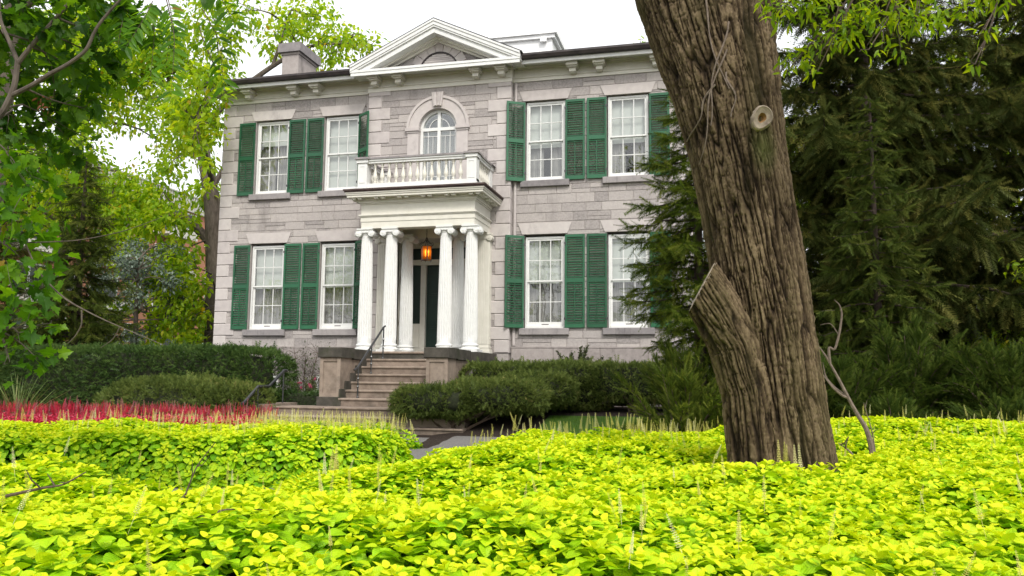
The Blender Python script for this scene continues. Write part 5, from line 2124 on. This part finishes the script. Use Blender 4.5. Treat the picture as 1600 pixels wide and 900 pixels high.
plume_shrub('juniper_shrub', 'low spreading blue green juniper left of the furrowed trunk', (6.5, -6.6, gz(6.5, -6.6)), 1.15, .52, 70, M['juniper'], 33, .24, (4, 55))


# clipped hedges --------------------------------------------------------------------
def sup_surface(n_, a, p, rs):
    A = [a[1] * a[2], a[0] * a[2], a[0] * a[1]]
    ax_ = rs.choice(3, n_, p=np.array(A) / sum(A))
    q = rs.uniform(-1, 1, (n_, 3))
    q[np.arange(n_), ax_] = rs.choice([-1, 1], n_)
    rr = (np.abs(q) ** p).sum(1) ** (1 / p)
    q = q / rr[:, None]
    nr = np.sign(q) * np.abs(q) ** (p - 1) / np.array(a)
    return q * a, norm(nr)


def hedge(name, label, blobs, mat_, dens=420, tuft=.13, seed=1, p=5, stems=(), cat='hedge', core=.86, rough=.10, lumps=3.0):
    """blobs: (cx,cy,cz, a,b,c)"""
    rs = np.random.default_rng(seed)
    o = np.array([blobs[0][0], blobs[0][1], gz(blobs[0][0], blobs[0][1])])
    root = thing(name, label, cat, tuple(o))
    Ps, Ns = [], []
    cm = []
    for bi, (cx, cy, cz, a, b, c) in enumerate(blobs):
        area = 8 * (a * b + b * c + a * c)
        q, nr = sup_surface(int(area * dens), (a, b, c), p, rs)
        P_ = q + [cx, cy, cz]
        P_ = P_ + nr * (rough * fbm(P_ * lumps, 3) - rs.random(len(P_))[:, None].repeat(1, 1)[:, 0] * .05)[:, None]
        ok = np.ones(len(P_), bool)
        for bj, (dx, dy, dz, e, f_, g) in enumerate(blobs):
            if bj != bi:
                ok &= (np.abs((P_ - [dx, dy, dz]) / [e, f_, g]) ** p).sum(1) > .70
        ok &= P_[:, 2] > ground_z(P_[:, 0], P_[:, 1]) - .02
        # thin patches where twigs show
        ok &= fbm(P_ * 2.3 + 40, 2) > -.55
        Ps.append(P_[ok])
        Ns.append(nr[ok])
        # inner mass of twigs
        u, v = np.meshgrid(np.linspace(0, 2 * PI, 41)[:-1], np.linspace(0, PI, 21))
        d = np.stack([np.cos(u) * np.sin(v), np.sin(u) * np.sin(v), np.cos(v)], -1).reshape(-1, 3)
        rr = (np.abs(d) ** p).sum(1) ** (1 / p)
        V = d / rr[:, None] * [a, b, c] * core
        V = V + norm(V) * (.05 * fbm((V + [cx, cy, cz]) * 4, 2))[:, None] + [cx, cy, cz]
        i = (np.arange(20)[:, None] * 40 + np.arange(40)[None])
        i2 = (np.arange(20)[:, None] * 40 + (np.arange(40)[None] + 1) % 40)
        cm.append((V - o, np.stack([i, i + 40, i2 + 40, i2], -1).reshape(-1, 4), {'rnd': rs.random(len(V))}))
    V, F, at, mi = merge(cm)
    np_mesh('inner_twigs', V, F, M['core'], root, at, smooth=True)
    P_, Nr = np.concatenate(Ps) - o, np.concatenate(Ns)
    D = norm(Nr * .75 + rs.normal(size=Nr.shape) * .55 + UP * .15)
    rn = np.clip(.5 + .45 * fbm(P_ * 1.7 + 9, 2) + rs.normal(size=len(P_)) * .2, 0, 1)
    V, F, at = scatter(TUFT, P_ - D * tuft * .3, frames(D, UP, rs.normal(size=len(P_)) * 1.5), tuft * rs.uniform(.6, 1.25, len(P_)) * np.where(rs.random(len(P_)) < .03, 1.8, 1), rn)
    np_mesh('foliage', V, F, mat_, root, at)
    if stems:
        s = MB()
        for (x0, y0, x1, y1, zt, r) in stems:
            z0_ = gz(x0, y0) - .05
            mid = ((x0 * .6 + x1 * .4) + rs.normal() * .08, (y0 * .6 + y1 * .4) + rs.normal() * .05, z0_ + (zt - z0_) * .5)
            s.tube([np.array(q_) - o for q_ in resample([(x0, y0, z0_), mid, (x1, y1, zt)], 9)], list(np.linspace(r, r * .5, 9)), 6)
            for k in range(3):
                e_ = np.array([x1, y1, zt]) + rs.normal(size=3) * [.25, .2, .05] + UP * .15
                s.tube([np.array(mid) - o, (np.array(mid) * .5 + e_ * .5) - o + rs.normal(size=3) * .04, e_ - o], [r * .5, r * .4, r * .2], 5)
        s.build('stems', M['twig'], root)
    return root


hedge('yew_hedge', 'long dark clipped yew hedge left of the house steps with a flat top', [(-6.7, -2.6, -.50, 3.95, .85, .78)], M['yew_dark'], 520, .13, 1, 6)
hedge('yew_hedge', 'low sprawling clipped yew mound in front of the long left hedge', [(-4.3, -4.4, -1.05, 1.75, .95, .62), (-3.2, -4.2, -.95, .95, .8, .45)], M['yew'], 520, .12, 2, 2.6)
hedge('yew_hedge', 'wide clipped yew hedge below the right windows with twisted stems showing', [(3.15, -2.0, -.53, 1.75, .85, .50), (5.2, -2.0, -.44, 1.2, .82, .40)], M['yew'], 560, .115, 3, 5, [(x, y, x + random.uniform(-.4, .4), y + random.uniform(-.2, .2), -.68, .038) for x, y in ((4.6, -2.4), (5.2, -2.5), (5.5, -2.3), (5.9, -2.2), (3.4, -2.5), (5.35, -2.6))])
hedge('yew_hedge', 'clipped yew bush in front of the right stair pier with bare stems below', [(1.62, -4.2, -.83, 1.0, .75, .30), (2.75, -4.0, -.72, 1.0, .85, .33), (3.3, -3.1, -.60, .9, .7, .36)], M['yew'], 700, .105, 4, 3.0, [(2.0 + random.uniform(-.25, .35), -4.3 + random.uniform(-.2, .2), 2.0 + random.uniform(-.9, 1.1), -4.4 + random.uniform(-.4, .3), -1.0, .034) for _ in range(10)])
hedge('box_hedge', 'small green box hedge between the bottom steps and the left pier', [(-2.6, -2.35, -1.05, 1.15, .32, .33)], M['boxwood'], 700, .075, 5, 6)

# rose bush, climber on canes, shrub at the wall
plume_shrub('rose_bush', 'loose rose bush with small pink blooms beside the left stair pier', (-2.75, -1.35, gz(-2.75, -1.35)), .75, .85, 40, M['rose'], 41, .06, (20, 85), 'shrub', 1, OVATE, 26)
rs = np.random.default_rng(5)
fl = MB()
for k in range(8):
    a, q = rs.random() * 2 * PI, .6 * math.sqrt(rs.random())
    c = np.array([q * math.cos(a), q * math.sin(a) * .7 - .1, rs.uniform(.35, .85)])
    for j in range(7):
        d = norm(rs.normal(size=3))
        fl.tube([c, c + d * .03, c + d * .045], [.004, .022, .006], 5)
rb = [o for o in bpy.data.objects if o.name.startswith('rose_bush')][0]
fl.build('blooms', M['pinkflower'], rb)
cl_ = thing('climbing_plant', 'sparse dusty climber fanned over thin canes under the left windows', 'climber', (-3.5, -.32, gz(-3.5, -.32)))
c = MB()
Lp = []
for k, dx in enumerate((-.42, -.2, .0, .22, .45)):
    top = np.array([dx * 1.6, rs.uniform(-.08, .02), 1.25 + .15 * (k % 2)])
    P_ = resample([(dx * .35, -.05, 0), (dx * .9, -.04, .7), tuple(top)], 12)
    c.tube(list(P_), list(np.linspace(.016, .008, 12)), 5)
    for j in range(34):
        p0 = P_[rs.integers(3, 12)]
        e_ = p0 + np.array([rs.normal() * .22, -.04 + rs.normal() * .04, rs.normal() * .15 + .12])
        c.tube([p0, (p0 + e_) / 2 + UP * .03, e_], [.005, .004, .002], 4)
        for q in range(3):
            Lp.append(e_ + rs.normal(size=3) * [.06, .03, .06])
c.build('canes', M['twig'], cl_)
Lp = np.array(Lp)
V, F, at = scatter(OVATE, Lp, frames(rs.normal(size=Lp.shape) + [0, -.4, -.4], UP), rs.uniform(.035, .075, len(Lp)))
np_mesh('foliage', V, F, M['climber'], cl_, at)
plume_shrub('wall_shrub', 'small twiggy shrub against the wall under the inner right window', (3.75, -.45, gz(3.75, -.45)), .55, 1.65, 50, M['climber'], 44, .07, (40, 88), 'shrub', .6, OVATE, 70)

# ------------------------------------------------------------------ planted beds
def in_poly(P_, poly):
    x, y = P_[:, 0], P_[:, 1]
    ins = np.zeros(len(P_), bool)
    n = len(poly)
    for i in range(n):
        x0, y0 = poly[i]
        x1, y1 = poly[(i + 1) % n]
        c = ((y0 > y) != (y1 > y)) & (x < (x1 - x0) * (y - y0) / (y1 - y0 + 1e-12) + x0)
        ins ^= c
    return ins


def edge_dist(P_, poly):
    d = np.full(len(P_), 1e9)
    n = len(poly)
    gvec = np.zeros_like(P_)
    for i in range(n):
        a = np.array(poly[i])
        b = np.array(poly[(i + 1) % n])
        ab = b - a
        t = np.clip(((P_ - a) @ ab) / (ab @ ab), 0, 1)
        q = a + t[:, None] * ab
        v = P_ - q
        dd = np.linalg.norm(v, axis=1)
        m_ = dd < d
        d[m_] = dd[m_]
        gvec[m_] = v[m_] / (dd[m_][:, None] + 1e-9)
    return d, gvec


def bed_shoots(poly, dens, hf, layers=((0, 1.0, 0), (.13, .6, .35)), seed=1, hole=None, edge=.34, side=.42):
    """shoot tips over a mounded canopy -> positions, outward lean, greenness"""
    rs = np.random.default_rng(seed)
    pa = np.array(poly)
    lo, hi = pa.min(0), pa.max(0)
    out = []
    for (down, frac, grn) in layers:
        n_ = int((hi - lo).prod() * dens * frac)
        # jittered grid: even cover with no rows
        q = rs.uniform(lo, hi, (n_, 2))
        q = q[in_poly(q, poly)]
        if hole is not None:
            q = q[np.linalg.norm(q - hole[:2], axis=1) > hole[2]]
        q = q[fbm(np.stack([q[:, 0], q[:, 1], q[:, 0] * 0 + 2.5], -1) * 3.4 + 11, 2) < .50]      # gaps between plants
        d, g = edge_dist(q, poly)
        z = hf(q[:, 0], q[:, 1])
        t = np.clip(1 - d / edge, 0, 1)
        z = z - side * t ** 2.2 - down
        lean = -g * (t ** 1.3)[:, None] * 1.1
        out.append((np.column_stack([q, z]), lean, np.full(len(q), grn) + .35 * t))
    # curtain of leaves down the outer side
    per = 0
    pts, ln = [], []
    n = len(poly)
    for i in range(n):
        a, b = np.array(poly[i]), np.array(poly[(i + 1) % n])
        L_ = np.linalg.norm(b - a)
        k = int(L_ * dens * .55)
        t = rs.random(k)
        q = a + t[:, None] * (b - a)
        nrm_ = np.array([(b - a)[1], -(b - a)[0]]) / L_
        if in_poly((a + b)[None] / 2 + nrm_ * .05, poly)[0]:
            nrm_ = -nrm_
        w = rs.random(k)
        z = hf(q[:, 0], q[:, 1]) - side * .8 - w * .28
        pts.append(np.column_stack([q - nrm_ * (.10 - .06 * w[:, None]), z]))
        ln.append(np.repeat(nrm_[None] * 1.3, k, 0))
    if hole is None or True:
        out.append((np.concatenate(pts), np.concatenate(ln), np.full(sum(map(len, pts)), .55)))
    return [np.concatenate([o[k] for o in out]) for k in range(3)]


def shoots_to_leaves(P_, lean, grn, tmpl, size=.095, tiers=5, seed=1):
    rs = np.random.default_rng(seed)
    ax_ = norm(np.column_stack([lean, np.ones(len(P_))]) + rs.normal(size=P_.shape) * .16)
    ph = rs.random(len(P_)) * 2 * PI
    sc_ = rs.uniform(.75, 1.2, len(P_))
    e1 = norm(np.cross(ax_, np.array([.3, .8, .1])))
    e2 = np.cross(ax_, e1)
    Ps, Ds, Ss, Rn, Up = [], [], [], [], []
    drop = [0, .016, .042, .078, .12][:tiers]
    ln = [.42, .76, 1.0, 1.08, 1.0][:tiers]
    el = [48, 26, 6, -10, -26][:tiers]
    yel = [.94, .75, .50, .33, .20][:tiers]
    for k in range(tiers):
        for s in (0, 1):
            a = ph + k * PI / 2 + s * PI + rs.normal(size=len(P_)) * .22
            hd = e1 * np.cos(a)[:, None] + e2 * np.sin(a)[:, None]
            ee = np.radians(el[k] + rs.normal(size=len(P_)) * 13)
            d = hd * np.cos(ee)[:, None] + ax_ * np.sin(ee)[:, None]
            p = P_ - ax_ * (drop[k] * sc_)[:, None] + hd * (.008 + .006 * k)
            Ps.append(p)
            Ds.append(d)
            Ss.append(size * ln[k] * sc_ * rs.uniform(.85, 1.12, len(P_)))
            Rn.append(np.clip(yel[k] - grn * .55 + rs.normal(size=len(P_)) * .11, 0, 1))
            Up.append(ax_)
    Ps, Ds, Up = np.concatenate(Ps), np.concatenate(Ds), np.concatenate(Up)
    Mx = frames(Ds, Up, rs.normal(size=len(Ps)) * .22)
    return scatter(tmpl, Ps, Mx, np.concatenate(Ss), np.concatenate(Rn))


def spikes(P_, size, seed, leanamt=.10):
    rs = np.random.default_rng(seed)
    D = norm(np.column_stack([rs.normal(size=(len(P_), 2)) * leanamt, np.ones(len(P_))]))
    return scatter(SPIKE, P_, frames(D, np.array([1.0, 0, 0]), rs.random(len(P_)) * 6), size * rs.uniform(.6, 1.25, len(P_)))


# front bed: wraps round the foot of the big trunk
FB = [(2.2, -17.0), (1.2, -15.9), (1.6, -15.2), (3.0, -14.45), (4.1, -13.1), (4.45, -11.4), (4.75, -9.9), (5.7, -8.3), (6.9, -7.6), (8.4, -6.9), (9.8, -6.6), (11.6, -7.0), (12.6, -8.4), (12.4, -10.4), (11.0, -13.4), (9.6, -15.4), (8.6, -16.6), (7.0, -17.45), (4.6, -17.75)]


def fb_h(x, y):
    q = np.stack([x, y, x * 0], -1)
    h = -1.07 + .13 * vnoise(q * 1.1 + 3) + .075 * vnoise(q * 2.7) - .05 * np.exp(-(((x - 3.0) / 1.6) ** 2 + ((y + 14.2) / .9) ** 2))
    h = h + .20 * np.exp(-(((x - 10.2) / 2.0) ** 2 + ((y + 8.6) / 2.2) ** 2))
    h = h + .05 * np.exp(-(((x - 5.4) / .9) ** 2 + ((y + 9.6) / 1.6) ** 2))
    h = h - .06 * sstep(-15.5, -17.5, y)
    return h


fP, fL, fG = bed_shoots(FB, 165, fb_h, seed=11, hole=np.array([7.55, -12.35, .55]))
dist = np.linalg.norm(fP - np.array(CAM), axis=1)
near = dist < 6.2
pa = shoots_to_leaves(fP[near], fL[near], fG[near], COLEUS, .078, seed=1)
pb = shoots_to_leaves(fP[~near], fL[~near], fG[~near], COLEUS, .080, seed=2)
r_ = np.random.default_rng(3)


def pick(poly, n_, hf, dz, rs, cond=None):
    pa_ = np.array(poly)
    q = rs.uniform(pa_.min(0), pa_.max(0), (n_ * 3, 2))
    q = q[in_poly(q, poly)]
    if cond is not None:
        q = q[cond(q)]
    q = q[:n_]
    return np.column_stack([q, hf(q[:, 0], q[:, 1]) + dz])


s1 = pick(FB, 150, fb_h, .05, r_, lambda q: (q[:, 1] < -10.5) & (np.linalg.norm(q - [7.55, -12.3], axis=1) > .6))
s2 = pick(FB, 260, fb_h, .06, r_, lambda q: q[:, 1] >= -10.8)
edge_pts = []
for (a, b, k) in (((4.6, -11.8), (4.85, -9.9), 14), ((4.85, -9.9), (5.8, -8.4), 40), ((5.8, -8.4), (6.95, -7.8), 50), ((9.8, -6.8), (12.3, -8.2), 10), ((3.1, -14.5), (4.4, -13.5), 8)):
    t = r_.random(k)[:, None]
    e = np.array(a) * (1 - t) + np.array(b) * t + r_.normal(size=(k, 2)) * .10
    edge_pts.append(np.column_stack([e, fb_h(e[:, 0], e[:, 1]) - .02]))
s3 = np.concatenate(edge_pts)
# the small group of tall spikes at the trunk's foot
s4 = np.array([(7.52, -12.98, -1.02), (7.46, -13.0, -1.03), (7.58, -13.02, -1.04), (7.50, -13.05, -1.0), (7.62, -12.98, -1.06)])
sp_parts = [(*spikes(np.concatenate([s1, s2]), .12, 5, .2), 1), (*spikes(s3, .19, 6, .16), 1), (*spikes(s4, .17, 7), 1)]
V, F, at, mi = merge([pa, pb] + sp_parts)
o = np_mesh('golden_coleus', V, F, [M['coleus'], M['spike']], None, at, mi)
tag(o, 'mass of chartreuse leafy plants filling the foreground around the furrowed trunk', 'bedding plants', kind='stuff')

# left bed: golden rim, crimson band, golden centre
LB = [(-6.5, -14.0), (-3.2, -12.9), (-.6, -12.1), (1.0, -11.45), (2.2, -10.9), (2.75, -10.0), (2.85, -8.9), (2.4, -7.9), (1.6, -7.3), (.6, -8.0), (-1.2, -9.3), (-3.5, -10.4), (-7.0, -11.6)]


def lb_h(x, y):
    q = np.stack([x, y, x * 0], -1)
    return -1.06 + .07 * vnoise(q * 1.3 + 8) + .03 * vnoise(q * 3.3) - .15 * sstep(-10.3, -7, y)


lP, lL, lG = bed_shoots(LB, 120, lb_h, seed=21)
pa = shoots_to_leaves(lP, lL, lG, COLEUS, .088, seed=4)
sA = pick(LB, 420, lb_h, .06, r_, lambda q: q[:, 1] > -10.6 - .0 * q[:, 0])
sB = pick(LB, 120, lb_h, .05, r_)
V, F, at, mi = merge([pa, (*spikes(sA, .15, 8, .14), 1), (*spikes(sB, .11, 9), 1)])
o = np_mesh('golden_coleus', V, F, [M['coleus'], M['spike']], None, at, mi)
tag(o, 'rounded golden leafy planting with pale flower spikes, left of the path', 'bedding plants', kind='stuff')
RB = [(-9.5, -12.2), (-6.8, -11.4), (-3.4, -10.2), (-1.1, -9.1), (.25, -8.1), (-.4, -7.1), (-2.6, -7.5), (-5.0, -8.0), (-9.0, -8.8)]


def rb_h(x, y):
    q = np.stack([x, y, x * 0], -1)
    return -1.03 + .04 * vnoise(q * 2.1 + 4) + .03 * vnoise(q * 5.0)


rP, rL, rG = bed_shoots(RB, 70, rb_h, seed=31)
pr2 = shoots_to_leaves(rP, rL, rG * .6, LANCE, .085, seed=5, tiers=4)
sR = pick(RB, 2200, rb_h, .06, r_)
sM = pick(RB, 320, rb_h, .08, r_)
V, F, at, mi = merge([pr2, (*spikes(sR, .13, 12, .18), 0), (*spikes(sM, .17, 13, .16), 1)])
o = np_mesh('crimson_flowers', V, F, [M['red'], M['mauve']], None, at, mi)
tag(o, 'band of crimson plumed flowers behind the golden planting at left', 'bedding plants', kind='stuff')
GB = [(-2.4, -7.1), (-.2, -6.7), (1.4, -6.5), (1.9, -5.9), (.8, -5.5), (-1.4, -5.7), (-3.0, -6.1)]
gh = lambda x, y: -1.20 + .04 * vnoise(np.stack([x, y, x * 0], -1) * 2)
gP, gL, gG = bed_shoots(GB, 80, gh, seed=41)
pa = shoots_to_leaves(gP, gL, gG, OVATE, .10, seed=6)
sG = pick(GB, 260, gh, .05, r_)
V, F, at, mi = merge([pa, (*spikes(sG, .15, 15, .14), 1)])
o = np_mesh('golden_coleus', V, F, [M['coleus'], M['spike']], None, at, mi)
tag(o, 'small yellow patch of spiky plants beyond the crimson band, nearest the steps', 'bedding plants', kind='stuff')

# lawn blades in front of the right hedge
n_ = 26000
q = np.column_stack([r_.uniform(3.7, 8.5, n_), r_.uniform(-7.5, -3.2, n_)])
P_ = np.column_stack([q, ground_z(q[:, 0], q[:, 1])])
D = norm(np.column_stack([r_.normal(size=(n_, 2)) * .35, np.ones(n_)]))
V, F, at = scatter(BLADE, P_, frames(D, np.array([1.0, 0, 0]), r_.random(n_) * 6), r_.uniform(.04, .075, n_))
o = np_mesh('lawn_grass', V, F, M['grass'], None, at)
tag(o, 'mown green grass strip between the golden plants and the right hedge', 'grass', kind='stuff')

# ornamental spike plant at the far left
sp_ = thing('spike_plant', 'spiky grass-like plant with arching striped blades in the crimson flowers', 'plant', (-4.15, -8.7, -1.35))
n_ = 70
a = r_.random(n_) * 2 * PI
el = np.radians(r_.uniform(35, 88, n_))
D = np.column_stack([np.cos(a) * np.cos(el), np.sin(a) * np.cos(el), np.sin(el)])
V, F, at = scatter(STRAP, np.repeat([[0, 0, .05]], n_, 0) + r_.normal(size=(n_, 3)) * .02, frames(D, np.array([0, 0, 1.0]), r_.normal(size=n_) * .4), r_.uniform(.75, 1.15, n_))
np_mesh('blades', V, F, M['spikegrass'], sp_, at)

# fallen dead branch leaning on the trunk, and small dry twigs in the bed
OD = np.array([8.44, -11.2, -1.3])
db = thing('dead_branch', 'bare grey forked branch stuck upright in the golden plants right of the trunk', 'branch', tuple(OD))
d = MB()
branch_dir(d, relp([(8.46, -11.2, -1.35), (8.44, -11.2, -1.0), (8.40, -11.2, -.82), (8.29, -11.2, -.63), (8.15, -11.2, -.32), (8.04, -11.2, -.10), (7.94, -11.2, .04)], OD), [.03, .028, .024, .019, .015, .010, .005], 7)
branch_dir(d, relp([(8.08, -11.2, -.18), (8.07, -11.2, -.01), (8.13, -11.2, -.06), (8.18, -11.2, .12), (8.21, -11.2, .31), (8.19, -11.2, .40), (8.14, -11.2, .45)], OD), [.016, .014, .013, .012, .010, .007, .003], 6)
branch_dir(d, relp([(8.24, -11.2, -.52), (8.18, -11.22, -.50), (8.09, -11.25, -.42), (7.98, -11.25, -.26)], OD), [.014, .012, .010, .004], 6)
branch_dir(d, relp([(8.22, -11.2, -.50), (8.12, -11.15, -.42), (8.04, -11.15, -.32), (8.02, -11.15, -.17)], OD), [.012, .011, .009, .004], 6)
branch_dir(d, relp([(8.17, -11.2, .10), (8.10, -11.2, .22), (8.0, -11.2, .20)], OD), [.006, .005, .002], 5)
d.build('limb', M['deadwood'], db, smooth=True)
for i, (pts, lab, rr) in enumerate((
        ([(8.52, -10.9, -1.1), (8.49, -10.95, -.86), (8.41, -11, -.57)], 'short thin twig standing beside the forked dead branch', .010),
        ([(8.25, -11.6, -1.15), (8.2, -11.6, -1.02), (8.08, -11.6, -.93)], 'short stubby twig at the right foot of the great trunk', .016),
        ([(4.60, -16.55, -1.3), (4.65, -16.5, -1.08), (4.75, -16.45, -.98), (4.95, -16.4, -.98)], 'curved dry twig lowest in the front of the golden bed at left', .008),
        ([(4.35, -16.2, -1.1), (4.4, -16.2, -.95), (4.45, -16.2, -.82), (4.55, -16.2, -.70)], 'upright brown twig poking out of the golden bed at left', .006),
        ([(3.4, -16.3, -1.0), (3.62, -16.3, -.95), (3.75, -16.3, -.93), (3.88, -16.3, -.86)], 'dark twig lying over the golden bed at the left edge', .010))):
    o_ = np.array(pts[0])
    t = MB()
    PP = branch_dir(t, relp(pts, o_), list(np.linspace(rr, rr * .3, len(pts))), 6)
    for k in (5, 8, 10):
        if k < len(PP):
            e_ = PP[k] + r_.normal(size=3) * .06 + UP * .05
            t.tube([PP[k], (PP[k] + e_) / 2 + r_.normal(size=3) * .01, e_], [rr * .5, rr * .4, rr * .15], 5)
    ob = t.build('fallen_twig', M['twig'] if i > 1 else M['deadwood'], None, smooth=True)
    ob.location = tuple(o_)
    tag(ob, lab, 'twig')

# ------------------------------------------------------------------ brick apartment block far behind on the left
ap = thing('apartment_building', 'brick apartment block with pale ribbed balconies behind the trees at left', 'building', (-33, 20, -1.7))
OAp = np.array([-33, 20, -1.7])
w = MB()
w.box(-14, 0, -10, 38, 0, 14.2)
w.build('wall', M['brick'], ap)
p = MB()
for k in range(160):
    y = -10 + k * .3
    p.box(0.05, .26, y, y + .17, 14.0, 15.2)
p.box(-14.1, .06, -10.1, 38.1, 14.2, 15.1)
p.box(-14.2, .32, -10.2, 38.2, 15.2, 15.3)
p.build('parapet', M['concrete'], ap)
for f_ in range(4):
    z = 2.6 + f_ * 3.0
    for k in range(7):
        y = -6 + k * 6.2
        b = MB()
        b.box(0, 1.5, y - 1.6, y + 1.6, z, z + .22)
        for j in range(11):
            b.box(1.42, 1.52, y - 1.6 + j * .3, y - 1.6 + j * .3 + .18, z - .12, z + .55)
        bo = b.build('balcony', M['concrete'], ap)
        b = MB()
        for j in range(17):
            b.box(1.43, 1.47, y - 1.6 + j * .2, y - 1.57 + j * .2, z + .55, z + 1.15)
        b.box(1.42, 1.48, y - 1.6, y + 1.6, z + 1.12, z + 1.17)
        b.build('railing', M['iron'], bo)
        g = MB()
        g.box(.0, .04, y - 1.3, y + 1.3, z + .25, z + 2.35)
        wo_ = g.build('balcony_door', M['white'], ap)
        g = MB()
        for s in (-1, 1):
            g.box(.03, .05, y + s * .64 - .55, y + s * .64 + .55, z + .35, z + 2.25)
        g.build('pane', M['door'], wo_)
        g = MB()
        g.box(.0, .05, y + 2.2, y + 3.6, z + 1.0, z + 2.3)
        wo_ = g.build('window', M['white'], ap)
        g = MB()
        g.box(.04, .06, y + 2.3, y + 3.5, z + 1.1, z + 2.2)
        g.build('pane', M['door'], wo_)

# repeats share a group
for o in S.objects:
    if o.parent is None:
        k = o.name.split('.')[0]
        g_ = {'spruce_tree': 'spruces around the garden', 'yew_shrub': 'loose unclipped yews', 'yew_hedge': 'clipped yew hedges', 'broadleaf_tree': 'broadleaf trees behind the garden', 'added_street_tree': 'unseen street trees added behind the viewer', 'handrail': 'black iron handrails of the steps', 'fallen_twig': 'dry twigs in the golden bed'}.get(k)
        if g_:
            o['group'] = g_
